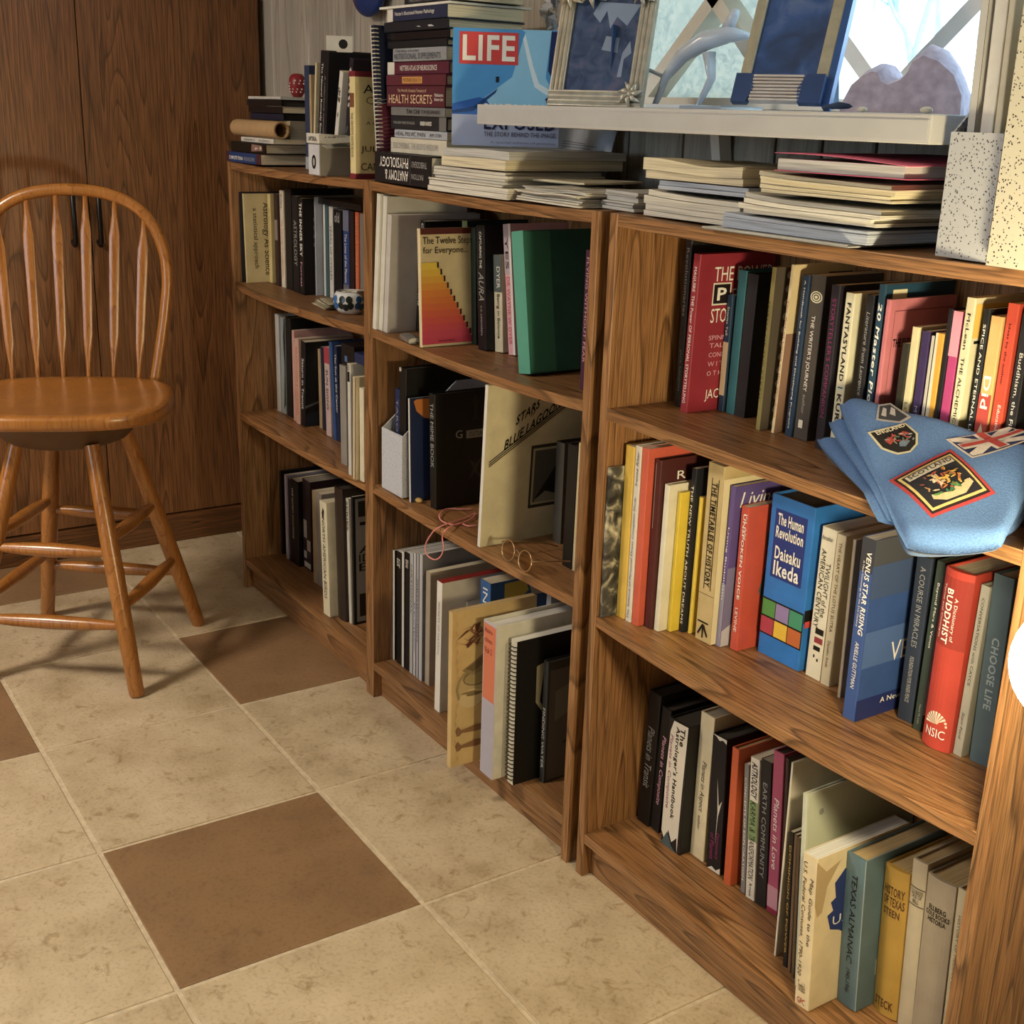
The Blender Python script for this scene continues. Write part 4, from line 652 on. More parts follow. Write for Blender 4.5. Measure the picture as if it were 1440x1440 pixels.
# ---- bookcase by the cabinet, upper shelf
row(1, 1, [
 Bk(338, 394, 341, 270, 'dk', 'thin black hardcover against side panel', '1b1820', uT=335, ymin=.02),
 Bk(346, 397.5, 347.5, 272.5, 'astro', 'pale yellow booklet with black title on cover', 'c6b484', hard=0, dp=.135, uT=340, tx=[F('Astrology As Science', (.37, .08, .53, .9), 'k', 'd'), F('a statistical approach', (.16, .16, .28, .84), 'k', 'd')]),
 Bk(379, 396.7, 383, 272.5, 'yc', 'straw yellow paperback', 'cdb878', hard=0, tx=[S('A Symposium', .3, .85, '7a6638', .3, .7)]),
 Yk(388, 393, 272, .092, 'mar', 'dark maroon paperback with picture spine', '33201f', hard=0, pt=[('s', (.1, .5, .9, .72), '8a7a70')]),
 Yk(395, 401, 267.5, .098, 'cw', 'white paperback with orange spine title', 'd8ccb4', hard=0, tx=[S('Rulers', .82, .96, 'k', .3, .75), S('The Astrology of Transformation', .1, .7, 'o', .25, .75)]),
 Yk(403, 412, 265, .1, 'blk', 'tall black hardcover', '151418', dp=.18),
 Yk(413, 421, 275, .1, 'astrology', 'black paperback with silver astrology capitals', '17161b', hard=0, tx=[S('ASTROLOGY', .28, .75, 's', .3, .8)]),
 Yk(422, 428, 278, .1, 'inner', 'black paperback with bold white title', '1a1515', hard=0, tx=[S('THE INNER SKY', .4, .95, 'w', .25, .8, bold=1), S('Forrest', .08, .34, 'p', .3, .7)]),
 Yk(428.5, 434, 285, .13, 'mar2', 'maroon paperback with pale squares', '3a1f28', hard=0, pt=[('s', (.2, .8-.09*k, .8, .84-.09*k), '9a8a90') for k in range(4)]),
 Yk(435, 441, 277, .13, 'lb', 'pale blue and white paperback', 'b5bcc4', hard=0, pt=[('s', (0, .92, 1, 1), '7d8a90')]),
 Yk(442, 454, 282, .15, 'bl2', 'thick black paperback with gilt title', '141416', hard=0, tx=[S('The Complete Book of Astrology', .1, .85, 'g', .55, .85)]),
 Yk(456, 463, 287.5, .15, 'teal', 'teal paperback with white spine edge', '3a5a60', hard=0, pt=[('s', (0, 0, .4, 1), 'c4c6c0')]),
 Yk(464, 469, 290, .15, 'wh', 'white paperback with dark capitals', 'cfccc4', hard=0, tx=[S('YEARS OF CYCLES', .2, .8, 'k', .3, .75)]),
 Yk(470, 481, 294, .15, 'old', 'black paperback with large pale letters', '131316', hard=0, tx=[S('old', .86, .97, 's', .2, .8, 'h', 1)]),
 Tk(482, 295, 490, .15, 'blue', 'blue paperback with white script title', '28407a', hard=0, pt=[('s', (0, .78, 1, 1), '6a6e84'), ('s', (0, 0, 1, .2), '6a6470')], tx=[S('The Lives of the Planets', .22, .75, 'w', .3, .7)]),
 Tk(491, 297, 497, .15, 'dkred', 'very dark red hardcover', '2a1a1c'),
 Tk(499, 298, 504, .15, 'orange', 'bright orange paperback with yellow letters', 'c4562a', hard=0, tx=[S('HEROES OF CHINESE ASTROLOGY', .1, .95, 'd8a070', .25, .75)]),
 Tk(505.5, 300, 512, .15, 'grey', 'grey paperback with dark marks', '7a736c', hard=0),
])
# ---- bookcase by the cabinet, middle shelf
row(1, 2, [
 Bk(390, 576.6, 395, 441, 'wg', 'tall white paperback near side panel', 'b9bab6', hard=0, uT=386, dp=.17),
 Bk(396, 578.6, 402, 445, 'torn', 'torn grey blue paperback', '8a9496', hard=0, uT=394, dp=.17, pt=[('s', [(.8, 1), (1, 1), (1, .1), (.7, .05), (.85, .5), (.6, .8)], '2a2c2c')]),
 Yk(404, 411, 445, .11, 'blk', 'tall black hardcover beside torn one', '1a1b1d', dp=.17),
 Yk(413, 416, 464, .105, 'pinkw', 'slim pinkish white paperback', 'c99a90', hard=0),
 Yk(416.5, 422, 475, .1, 'pink', 'pink paperback with rust coloured title', 'c9a090', hard=0, tx=[S('RELATIONSHIPS & LIFE CYCLES', .1, .9, 'o', .25, .75)]),
 Bk(423, 591, 429, 478, 'saturn', 'black paperback with pale diagonal streak', '17181b', hard=0, dp=.14, uT=423, tx=[S('Saturn in Transit', .2, .8, 'w', .3, .75), F('Sat', (.3, .82, .95, .93), 's')], pt=[('f', [(0, .25), (1, .42), (1, .4), (0, .22)], '5a5c60'), ('f', [(0, .0), (1, .0), (1, .25), (0, .15)], '262c3a')]),
 Bk(449.4, 601, 453, 491, 'cream', 'slim tan booklet', 'a88f6a', hard=0, uT=446),
 Bk(454, 604, 457.5, 488, 'navy', 'slim navy booklet', '232c40', hard=0, uT=450),
 Bk(459, 611.6, 466, 488, 'pw', 'pale pink paperback with red label', 'c0a8a4', hard=0, uT=455, pt=[('s', (0, .82, 1, 1), 'a83a48')], tx=[S('SUN SIGNS', .3, .75, 'k', .3, .7)]),
 Bk(469, 618, 473, 482, 'blue', 'medium blue hardcover', '2c4f84', uT=462),
 Bk(474, 619.4, 478, 487, 'sun', 'navy paperback with white script', '1c2848', hard=0, uT=469, tx=[S('The Sun at the Center', .3, .92, 'w', .25, .8)]),
 Bk(479.5, 651.5, 488, 513, 'grey', 'grey cardboard slipcase', '8d8880', uT=477, pg='g', name='slipcase'),
 Bk(490, 667, 494, 511, 'white', 'white paperback with black square', 'c9c6bc', hard=0, uT=488, pt=[('s', (.15, .84, .85, .93), '15130f')], tx=[S('SELF', .94, .99, 'k', .1, .9, 'h')]),
 Bk(496, 673, 500, 529, 'cream2', 'cream paperback with brown edge', 'c9bb98', hard=0, uT=496, pt=[('s', (.8, 0, 1, 1), '6a3a2c')]),
 Yk(506, 512, 545, .002, 'cream3', 'ivory paperback beside right panel', 'd2c8aa', hard=0),
])
# ---- bookcase by the cabinet, lowest shelf
row(1, 3, [
 Bk(395.5, 777.5, 398, 662, 'bt', 'thin black hardcover against side panel', '17161c'),
 Bk(402.5, 784.5, 405.5, 667, 'wp', 'slim lilac white paperback', 'b4aec4', hard=0),
 Yk(407.5, 411, 672, .11, 'dk', 'slim dark violet paperback', '2a2432', hard=0),
 Bk(411.5, 787.5, 421, 672, 'blk', 'thick black paperback with white dotted title', '131317', hard=0, tx=[S('THE SECRET DOCTRINE', .3, .9, 'w', .15, .35)]),
 Bk(427.5, 792.5, 438, 672, 'mp', 'maroon paperback with black and white pictures', '2e2024', hard=0, pg='g', pt=[('s', (.1, .35, .5, .55), 'b5b0aa'), ('s', (.5, .22, .95, .34), 'b5b0aa'), ('s', (.1, .02, .95, .08), 'c4c0ba'), ('s', (.1, .12, .45, .2), 'b5b0aa')]),
 Yk(441, 447, 689, .1, 'ct', 'slim beige paperback', 'a4906c', hard=0),
 Yk(447.5, 454, 692, .1, 'gr', 'pale grey paperback', '8e877c', hard=0),
 Bk(455, 862, 464, 705, 'birds', 'cream paperback with black vertical title', 'd8cfae', hard=0, dp=.17, uT=449, tx=[S('NORTH AMERICAN BIRDS', .15, .86, 'k', .3, .7)], pt=[('s', [(.3, .9), (.5, .95), (.7, .92), (.6, .86), (.35, .86)], '2a2420')]),
 Bk(476, 866, 487, 685, 'lea', 'tall dark brown leather volume', '33261e', pg='k', rnd=.1, uT=470, dp=.2),
 Bk(491, 868, 494.5, 702, 'ser', 'slim white paperback with black letters', 'c9c4b4', hard=0, uT=486, tx=[S('SERIES', .75, .98, 'k', .2, .8)]),
 Bk(496.5, 870, 498.5, 699, 'ident', 'black edged paperback with grey identity cover', '1b1a1a', hard=0, uT=493, dp=.2, pt=[('f', (.04, .02, .98, .98), '8d887c'), ('f', (.08, .84, .95, .96), '262420'), ('f', (.08, .06, .95, .24), '262420')], tx=[F('THE', (.1, .66, .95, .8), 'k', 'h', 1), F('AND', (.08, .56, .8, .62), 'k'), F('IDENTITY', (.08, .49, .98, .55), 'k'), F('EN', (.08, .42, .5, .48), 'k'), F('TONGUE', (.2, .02, .9, .05), 'w')]),
])
# ------------------------------------------------------------------ things on top of the bookcases
def X(u, y, z): return bis(lambda x: proj(x, y, z)[0]-u, -1.2, 3.2)
def Yof(u, x, z): return bis(lambda y: proj(x, y, z)[0]-u, -.5, .5)
def Zof(v, x, y): return bis(lambda z: proj(x, y, z)[1]-v, 0, 2.2)
GT = 'books piled and standing on top of the bookcases'
z1 = sag_z(1, 0, .2)
def flat(label, u0, L, y, z, t, d, cov, **k):
    yaw = k.pop('yaw', 0); fl_ = k.pop('fl', -1); x = k.pop('x', None)
    x = X(u0, y, z+t/2) if x is None else x
    book(label, x, y, z, t, L, d, cov, k.pop('group', GT), flat=fl_, yaw=yaw, **k); return z+t+.0006
z = flat('navy paperback with maroon ends at foot of cabinet-side pile', 318, .245, .012, sag_z(1, 0, .0)+.0005, .026, .17, '4a2430', hard=0, lean=.0, tx=[S('COMPLETE TRIVIA', .5, .9, 'w', .25, .6, bold=1), S('READER', .16, .46, 's', .25, .6)], pt=[('s', (0, .12, 1, .9), '1f3a70')])
z = flat('black hardcover with collage spine, second in cabinet-side pile', 325, .24, .022, z, .026, .165, '16140f', pg='c', pt=[('s', [(.15, .4), (.85, .38), (.8, .1), (.3, .08)], '8a6a60'), ('s', [(.3, .3), (.6, .28), (.5, .2)], 'd0c4b4'), ('s', [(.3, .16), (.7, .14), (.6, .1)], 'd8ccbc')])
z = flat('slim white paperback with black lettering under paper roll', 339, .22, .03, z, .012, .15, 'd2cfc6', hard=0, tx=[S('MAGAZINE OF', .55, .9, 'k', .3, .7), S('WORDS', .1, .45, 'k', .3, .7)])
zt = z
kraft = pm('b08d60', .8, .1, 40)
ra = .0215; xa = X(334, .052, z+ra); xb = X(396, .052, z+ra)
pr_ = thing('paper_roll', 'brown kraft paper roll lying across a pile of books', 'paper roll', (xa, .052, z))
mb = MB(); seg = 20
prof = [(ra, 0), (ra, xb-xa), (ra-.004, xb-xa), (ra-.004, 0), (ra, 0)]
vs = [(w, r*math.cos(2*math.pi*j/seg), ra+r*math.sin(2*math.pi*j/seg)) for r, w in prof for j in range(seg)]
mb.add(vs, [(i*seg+j, i*seg+(j+1) % seg, (i+1)*seg+(j+1) % seg, (i+1)*seg+j) for i in range(4) for j in range(seg)]); mb.build('paper', kraft, pr_, True, auto=35)
z = flat('thick beige paperback behind the paper roll', 366, .2, .078, zt, .044, .165, 'b5a684', hard=0, pg='g')
z = flat('navy hardcover lying over paper roll', 352, .225, .07, z, .017, .17, '1a2036', pg='k')
z = flat('black zipped folio in cabinet-side pile', 350, .225, .062, z, .016, .18, '15151a', pg='c', hard=0, rough=.3)
z = flat('black notebook with rounded cover in cabinet-side pile', 347, .235, .06, z, .016, .18, '121216', pg='k', rough=.3)
z = flat('thin white magazine topmost of cabinet-side pile', 349, .22, .07, z, .007, .17, 'c9c6be', hard=0, pg='w')
zt = z
# red dotted tin behind
px_ = hit(412, 148, 1, .19); tin = thing('dotted_ornament', 'small red ornament with white dots behind cabinet-side pile', 'ornament', (px_.x+.01, .20, zt+.0003))
redm = pm('8c1f28', .35); MB().lathe([(.0001, 0), (.012, .001), (.02, .015), (.0235, .034), (.022, .05), (.014, .06), (.0001, .062)], 20).build('body', redm, tin, True)
mb = MB()
for k in range(40):
    a = k*2.4; q = (k % 5)/5; zz = .014+q*.036; r = .0205+.0035*math.sin(q*2.6)
    if math.cos(a) > -.2: mb.sphere((r*math.cos(a), r*math.sin(a), zz), .0022, 6, 4)
mb.build('dots', pm('e2ddd4', .5), tin)['kind'] = 'stuff'
# standing row over the bookcase by the cabinet
zs = sag_z(1, 0, .6)+.0035; YR = .068
lastx = [.0, 0, 0]
def stand(label, u, t, vT, d, cov, uT=None, y=YR, **k):
    x = max(X(u, y, zs), lastx[0]+.0006); h = Zof(vT, x, y)-zs; ln = 0
    if uT: ln = math.atan2(X(uT, y, zs+h)-x, h)
    hm = min(h, lastx[1]) or h; ln = max(ln, math.atan2(lastx[0]+hm*math.tan(lastx[2])+.0005-x, hm))
    book(label, x, y, zs, t, h, d, cov, GT, lean=ln, **k); lastx[:] = [x+t, h, ln]; return x, y, h
lastx[0] = .358
stand('tall navy hardcover standing beside cabinet-side pile', 420, .028, 92, .16, '2c3a58', uT=420, pg='c', pt=[('s', (0, 0, 1, .12), '9aa4ac')])
stand('frayed tan magazine standing beside tall navy hardcover', 430, .01, 105, .15, 'b09a72', uT=432, hard=0, pt=[('f', [(0, .1), (.4, .3), (.3, .6), (.6, .7), (.9, .4), (.5, .1)], '7a5238'), ('f', (.2, .75, .9, .9), '8a7a5a')])
stand('cream booklet standing behind tan magazine', 439, .008, 88, .14, 'cdc2a0', uT=443, hard=0)
xd, yd, hd = stand('big black hardcover with white spine text over cabinet-side bookcase', 446, .045, 73, .17, '15161c', uT=451, pg='c', tx=[S('The Natural Remedy Encyclopedia', .1, .9, 'w', .15, .4), S('A reference manual of herbs', .1, .8, 's', .6, .75)])
stand('slim white booklet leaning on big black hardcover', 466, .018, 98, .1, 'd2d0c6', uT=478, hard=0, y=.064, tx=[S('Fit', .76, .84, 'k', .2, .8, 'h', 1), S('Fill', .7, .75, 'k', .2, .8, 'h', 1), S('4', .55, .6, 'k', .3, .7, 'h')])
stand('dark floral hardcover standing beside slim white booklet', 482, .02, 82, .14, '221a28', y=.078, pg='k', pt=[('s', [(.2, .6+.06*k), (.6, .63+.06*k), (.8, .6+.06*k), (.4, .58+.06*k)], 'b5aeae') for k in range(6)], tx=[S('The Book of Runes', .1, .42, 's', .3, .7)])
# card tucked into the black hardcover
cdp = hit(461, 76, 1, yd+.012); cr = thing('bookmark_card', 'white card with black rose sticking out above black hardcover', 'card', (xd+.02, yd+.02, zs+hd+.001), (0, 0, R(-32)))
MB().box(0, 0, 0, .0012, .062, .036).build('card', pm('d8d2c2', .7), cr)
mb = MB()
mb.add([(.0016, .04+.011*math.cos(a*.63), .018+.011*math.sin(a*.63)) for a in range(10)], [tuple(range(10))]); mb.build('rose_print', ink('k'), cr)
# small camera carton
bx = X(434, -.012, 1.23); bxw = X(450, -.012, 1.23)-bx; zb = sag_z(1, 0, bx)+.001
cb = thing('camera_carton', 'small silver and white carton with open lid and camera picture', 'box', (bx, -.012, zb))
MB().box(0, 0, 0, bxw, .075, .07).build('carton', [pm('98948a', .4, .1, 30, .5, .3)], cb, bevel=.001)
mb = MB(); e = -.0004
mb.add([(.002, e, .002), (bxw-.002, e, .002), (bxw-.002, e, .068), (.002, e, .068)], [(0, 1, 2, 3)], 0)
mb.add([(bxw*.5+.012*math.cos(a*.524), e-.0002, .03+.016*math.sin(a*.524)) for a in range(12)], [tuple(range(12))], 1)
mb.add([(bxw*.5+.006*math.cos(a*.524), e-.0004, .03+.009*math.sin(a*.524)) for a in range(12)], [tuple(range(12))], 2)
mb.build('picture', [pm('c4c6cc', .4), ink('k'), ink('s')], cb)
lid = MB(); lid.slab(lambda u, v: (-.003+u*(bxw+.006), -.003+v*.085, .093-.004*v-.012*(1-u)*0), 2, 2, .022); lid.build('lid', pm('c9c6bc', .45), cb, bevel=.001)
mb = MB(); mb.slab(lambda u, v: (bxw+.003+u*.03, .0+v*.08, .083-.01*u+.004*v), 2, 2, .0015); mb.slab(lambda u, v: (bxw+.003+u*.026, .004+v*.06, .069+.002*v-.006*u), 2, 2, .0012); mb.build('flap', pm('b9b6a8', .45), cb)
mb = MB(); put_text(mb, 'OPTEKA', lambda a, b: (.004+a*(bxw-.008), -.0036, .075+b*.012), (.1, .1, .9, .9), 'h', 1); put_text(mb, 'OPTEKA', lambda a, b: (bxw+.0036, .005+a*.07, .074+b*.014), (.1, .1, .9, .9), 'r', 1); mb.build('lettering', ink('k'), cb)
# date book at the right end
xh = X(492, .0, 1.23); zh = sag_z(1, 0, xh)+.001
book('cream and maroon date book standing above the bookcase joint', xh, .001, zh, .026, Zof(100, xh, 0)-zh, .13, 'd9c88e', GT, hard=0, pt=[('s', (0, 0, 1, .05), '7a2030'), ('s', (0, .95, 1, 1), '7a2030'), ('f', (0, 0, 1, .05), '6a1c28'), ('f', (0, .95, 1, 1), '6a1c28'), ('s', (.12, .67, .85, .8), '7a4a30')], tx=[S("THE ARTIST'S DATE BOOK", .2, .62, 'k', .3, .7), F('A', (.15, .8, .35, .88), 'k'), F('CA', (.2, .7, .5, .77), '7a6a3a'), F('A Companion', (.2, .5, .9, .54), 'k'), F('JULIA', (.1, .24, .6, .31), 'k'), F('CAMERON', (.1, .08, .9, .15), 'k')])
# ---- centre bookcase top: anatomy book, coil notebook, tall pile
za = sag_z(2, 0, .86)+.0008; ta = .060; xa = .868
book('thick black anatomy textbook lying upside down under tall pile', xa, .0, za, ta, .24, .22, '14151a', GT, flat=1, pg='w', tx=[S('PHYSIOLOGY', .1, .62, 'w', .12, .46), S('ANATOMY &', .2, .62, 'w', .54, .88), S('THIBODEAU', .68, .94, 's', .2, .4), S('PATTON', .68, .88, 's', .6, .78)], pt=[('s', (.05, .648, .95, .651), '77777a')])
za += ta+.0008
x_n = .8695
nb = book('navy coil-bound notebook with maroon lower cover by tall pile', x_n, .004, za, .011, .25, .165, '1a2440', GT, hard=0, lean=-.1, pg='w', pt=[('f', (0, 0, 1, .38), '5a2038'), ('f', [(0, .4), (1, .52), (1, .525), (0, .405)], 'a0a0a4'), ('f', [(0, .37), (1, .5), (1, .505), (0, .375)], 'a0a0a4')]+[('f', [(0, .02+.03*k), (1, .1+.03*k), (1, .104+.03*k), (0, .024+.03*k)], '9a5a70') for k in range(9)])
mb = MB()
for k in range(30): mb.tube([(.0055+.0085*math.cos(a), .0045+.0085*math.sin(a), .008+k*.0081) for a in [i*.785 for i in range(9)]], .0012, 4)
mb.tube([(.0055, -.004, .0), (.0055, -.004, .25)], .0012, 5)
mb.build('coil', pm('cfccc4', .35), nb, True)
xs_ = .892; PL = [
 (.030, 0.0, .24, .155, 'cdc6b2', 0, 'cream paperback with faint grey title low in tall pile', [S('DISCOVERING THE BODYS WISDOM', .15, .95, 's', .3, .7)], {}),
 (.016, .022, .225, .15, 'a9aeb8', 0, 'grey blue paperback with dark capitals in tall pile', [S('HEAL PELVIC PAIN', .4, .97, '2a3040', .25, .75), S('AMY STEIN', .1, .32, '2a3040', .3, .7)], {}),
 (.026, .002, .25, .16, '202228', 1, 'black hardcover with grey end in tall pile', [S('THE NEW HEALTH RULES', .55, .95, 's', .4, .6), S('GREER NURSES', .25, .45, 'w', .35, .65, bold=1)], {'pt': [('s', (0, 0, 1, .12), '6a6a68')]}),
 (.017, .012, .24, .15, '6f7072', 0, 'mid grey paperback with dark capitals in tall pile', [S('TAI CHI', .45, .7, 'k', .25, .75, bold=1), S('FOR BEGINNERS', .08, .42, 'k', .3, .7)], {}),
 (.040, -.006, .25, .17, '55202e', 1, 'thick maroon hardcover with gilt capitals in tall pile', [S('HEALTH SECRETS', .2, .96, 'd8b890', .16, .58), S("The World's Greatest Treasury of", .3, .8, 'd8b890', .66, .86), S('Bottom Line', .02, .16, 'w', .3, .45), S('Publications', .02, .16, 'w', .5, .65)], {}),
 (.021, -.008, .245, .165, '5c2130', 1, 'maroon hardcover with orange labels in tall pile', [S('MOTHER', .55, .7, '6a3a18', .3, .7), S('HEALTH', .4, .53, '6a3a18', .3, .7)], {'pt': [('s', (.2, .54, .8, .72), 'd0964a'), ('s', (.2, .38, .8, .535), 'd0964a')]}),
 (.024, -.012, .255, .17, '5a1e34', 1, 'maroon hardcover with white end label in tall pile', [S('NETTERS ATLAS OF NEUROSCIENCE', .18, .78, 'w', .3, .7)], {'pt': [('s', (0, .88, 1, 1), 'cfcabf')]}),
 (.025, .02, .225, .15, '8d9096', 0, 'silver grey paperback with condensed capitals in tall pile', [S('NUTRITIONAL SUPPLEMENTS', .1, .97, '2a3040', .15, .6), S('THE REAL VITAMIN', .5, .95, '2a3040', .68, .86)], {}),
 (.014, -.01, .26, .17, '14161c', 1, 'thin black hardcover in tall pile', [], {}),
 (.016, -.018, .265, .17, '11131a', 0, 'glossy black paperback in tall pile', [], {'rough': .2}),
 (.019, -.02, .27, .175, '151924', 1, 'black hardcover with chipped edges in tall pile', [], {'pt': [('s', [(.3, .2), (.5, .25), (.45, .3), (.3, .28)], 'b0b0b0'), ('s', [(.3, .4), (.45, .43), (.4, .48)], 'b0b0b0')]}),
 (.024, -.008, .26, .175, '1f2a4a', 0, 'navy paperback with white end label near top of tall pile', [S("Netter's Illustrated Human Pathology", .2, .86, 'w', .35, .75)], {'pt': [('s', (0, .9, 1, 1), 'd2cdc2')]}),
]
yb = .022; zz = za
for t, dx, L, d, c, hard, lab, tx, kw in PL:
    L = min(L, 1.128-xs_-dx); book(lab, xs_+dx, yb+random.uniform(-.003, .004), zz, t, L, d, c, GT, flat=-1, hard=hard, tx=tx, yaw=random.uniform(-.012, .012), **kw); zz += t+.0006
pw = pm('d6d3ca', .8, .08, 60)
def sheet(name, label, cat, x, y, z, w, d, th, m, yaw=0, wave=.003, group=None):
    r = thing(name, label, cat, (x, y, z), (0, 0, yaw), group)
    MB().slab(lambda u, v: (u*w, v*d, th+wave*(math.sin(u*5+1)*math.sin(v*4)+1)), 8, 6, lambda u, v: th+wave*(math.sin(u*5+1)*math.sin(v*4)+1)*.9).build('sheets', m, r, True, auto=30); return z+th+wave*2
zz = sheet('loose_papers', 'white sheets lying on top of the tall book pile', 'paper', xs_-.03, .015, zz, .27, .19, .003, pw, R(2), .0015)
book('black paperback topmost of the tall pile', xs_+.05, .03, zz, .014, .2, .15, '1c1d24', GT, flat=-1, hard=0, yaw=R(3), tx=[S('NEUROPHYSIOLOGY', .3, .9, 's', .3, .7)])
zz += .015
sheet('paper_pad', 'small white pad leaning over end of the tall pile', 'paper', xs_+.145, .04, zz-.0, .11, .14, .011, pw, R(-6), .001)
# ---- paper piles
pedge = paper('d2cdc0', 'stack', 2, 700); pcream = paper('d4c9ac', 'stackc', 2, 700); pblue = paper('aeb6c4', 'stackb', 2, 700); pgrey = paper('bdbcb8', 'stackg', 2, 700)
def bundle(label, x, y, z, w, d, h, n, m, yaw=0, jit=.004, curl=0, wave=.0, name='paper_stack', cover=None, seed=1, group='paper piles on top of the bookcases'):
    """a pile of stapled pads: n slabs, each nudged and curled; n parts would be sheets too thin to tell apart"""
    r = thing(name, label, 'papers', (x, y, z+.0004), (0, 0, yaw), group); rn = random.Random(seed); zc = 0
    ths = [rn.uniform(.5, 1.5) for _ in range(n)]; s = sum(ths)
    for k in range(n):
        t = h*ths[k]/s; jx, jy = rn.uniform(-jit, jit), rn.uniform(-jit, jit); ww, dd = w*rn.uniform(.965, 1), d*rn.uniform(.965, 1)
        f = (k+1)/n
        def base(u, v, q): return curl*q*((1-u)**3*1.0)*(1-.6*v)+wave*q*math.sin(u*6.3+seed)*math.sin(v*5+seed*2)
        q0, q1 = k/n, (k+1)/n
        mb = MB(); mb.slab(lambda u, v: (jx+u*ww, jy+v*dd, zc+t-.0006+base(u, v, q1)), 10, 6, lambda u, v: t-.0006+base(u, v, q1)-base(u, v, q0))
        mb.build('pad', (cover if (cover and k == n-1) else m), r, True, auto=30); zc += t
    return z+h+.0008
zp = sag_z(2, 0, 1.25)+.0035
z_ = bundle('white softbound reports at foot of catalogue pile', X(604, .0, zp), .0, zp, .29, .2, .020, 2, pedge, jit=.003, seed=2)
z_ = bundle('curling white pads under the thick catalogue', X(608, .004, z_), .004, z_, .27, .22, .026, 5, pedge, jit=.006, curl=.0, wave=.002, seed=3)
z_ = bundle('thick catalogue with wavy cover holding up the magazine', X(622, .0, z_), .0, z_+.002, .235, .27, .034, 2, pcream, jit=.002, wave=.001, seed=4, cover=pgrey)
zl = z_+.003
# LIFE special standing on the catalogue
lx = X(636, .018, 1.4); lh = Zof(39, lx, .018)-zl
lf = [('f', (0, .0, 1, .27), '9aa8cc'), ('f', (0, .27, 1, 1), '3f93d8'), ('f', [(0, .27), (.6, .27), (.6, .34), (.25, .42), (0, .36)], '1e5cb4'), ('f', [(.3, .42), (.55, .6), (.66, .98), (.62, 1), (.9, 1), (.86, .6), (.98, .4), (.9, .3), (.4, .3)], '86c4ea'), ('f', [(.66, .96), (.74, .7), (.8, .55), (.9, .5), (.88, .45), (.76, .52), (.7, .7), (.64, .92)], 'cfe2f0'), ('f', [(.9, .99), (1, .99), (1, .28), (.92, .3), (.86, .42), (.98, .5), (.88, .66)], '16285c'), ('f', [(0, .3), (.2, .34), (.42, .5), (.4, .46), (.2, .3), (0, .28)], '12407c'), ('f', (.06, .7, .6, .97), 'cc3a3c'), ('f', (.4, .55, .43, .6), '1a2030')]
book('bright blue photo magazine with red and white masthead', lx, .018, zl, .011, lh, .205, '2c72b4', GT, hard=0, yaw=R(-31), rough=.25, pg='w', pt=lf, tx=[F('LIFE', (.09, .73, .57, .945), 'w', 'h', 1), F('PHOTOGRAPHY', (.3, .28, 1.0, .37), 'w'), F('EXPOSED', (.3, .145, .97, .265), '1a2048', 'h', 1), F('THE STORY BEHIND THE IMAGE', (.3, .085, .97, .125), '2a3050'), F('A special edition of pictures', (.36, .02, .97, .045), '6a7498')])
# messy papers near the joint
zq = sag_z(2, 0, 1.5)+.004
z_ = bundle('messy fanned stapled papers beside the thick catalogue', 1.402, .012, zq, .205, .2, .024, 9, pedge, yaw=R(-3), jit=.012, wave=.004, seed=6)
bundle('small sheaf lying across messy stapled papers', X(735, .06, z_), .06, z_+.004, .16, .15, .006, 2, pcream, yaw=R(8), jit=.01, wave=.001, seed=8)
zq3 = BH
z_ = bundle('bent magazines bridging the bookcase joint', X(842, .045, zq3)+.012, .045, zq3+.001, .1, .18, .030, 6, pgrey, yaw=R(-6), jit=.006, seed=9)
# printed sheets against the wall
ps = thing('printed_sheets', 'printed white sheets leaning on the wall below window shelf', 'papers', (1.02, .268, sag_z(2, 0, 1.2)+.004), (R(-14), 0, 0))
MB().box(0, 0, 0, .29, .0015, .125).build('sheet', pm('b4bccb', .7), ps)
mb = MB()
for k, (a, b, c_) in enumerate([(.12, .2, .1), (.12, .24, .095), (.12, .22, .09), (.06, .16, .07), (.05, .16, .063), (.05, .15, .056), (.18, .28, .06), (.17, .27, .053)]):
    mb.add([(a, -.0004, c_), (b, -.0004, c_-.004), (b, -.0004, c_-.0025), (a, -.0004, c_+.0015)], [(0, 1, 2, 3)])
mb.build('print_lines', ink('6a7286'), ps)['kind'] = 'stuff'
# ---- bookcase by the lamp: two paper piles
z0_ = sag_z(3, 0, 1.85)+.004
z_ = bundle('white dog-eared reports under the cream pad', X(902, .02, z0_)+.004, .02, z0_, .22, .25, .034, 4, pedge, jit=.005, wave=.002, curl=.006, seed=11)
z_ = bundle('blue grey folders between reports and cream pad', X(926, .03, z_), .03, z_+.0065, .2, .22, .013, 2, pblue, jit=.003, seed=12)
z_ = bundle('cream pad with creased cover beside the pink folder', X(906, .025, z_), .025, z_+.001, .225, .23, .026, 2, pcream, jit=.003, wave=.0035, curl=.004, seed=13)
z0_ = sag_z(3, 0, 2.05)+.0025
z_ = bundle('loose sheets spread along the front under paper pile', X(985, -.018, z0_), -.014, z0_, .28, .2, .004, 3, pgrey, jit=.006, seed=14)
z_ = bundle('black-edged bound report under the big paper pile', X(1016, -.004, z_), -.004, z_, .265, .25, .017, 2, pblue, jit=.001, curl=.004, seed=15)
z_ = bundle('thick cream typescript in big paper pile', X(1044, .0, z_), .0, z_+.0042, .245, .25, .021, 4, pedge, jit=.007, curl=.008, wave=.001, seed=16)
z_ = bundle('warm white manuscript under the pink folder', X(1066, .006, z_), .006, z_+.008, .235, .25, .022, 5, pcream, jit=.006, curl=.007, wave=.001, seed=17)
pinkm = pm('c25a78', .55, .1, 20)
fo = thing('pink_folder', 'pink card folder full of papers on the big pile', 'folder', (X(1088, .008, z_), .008, z_+.007))
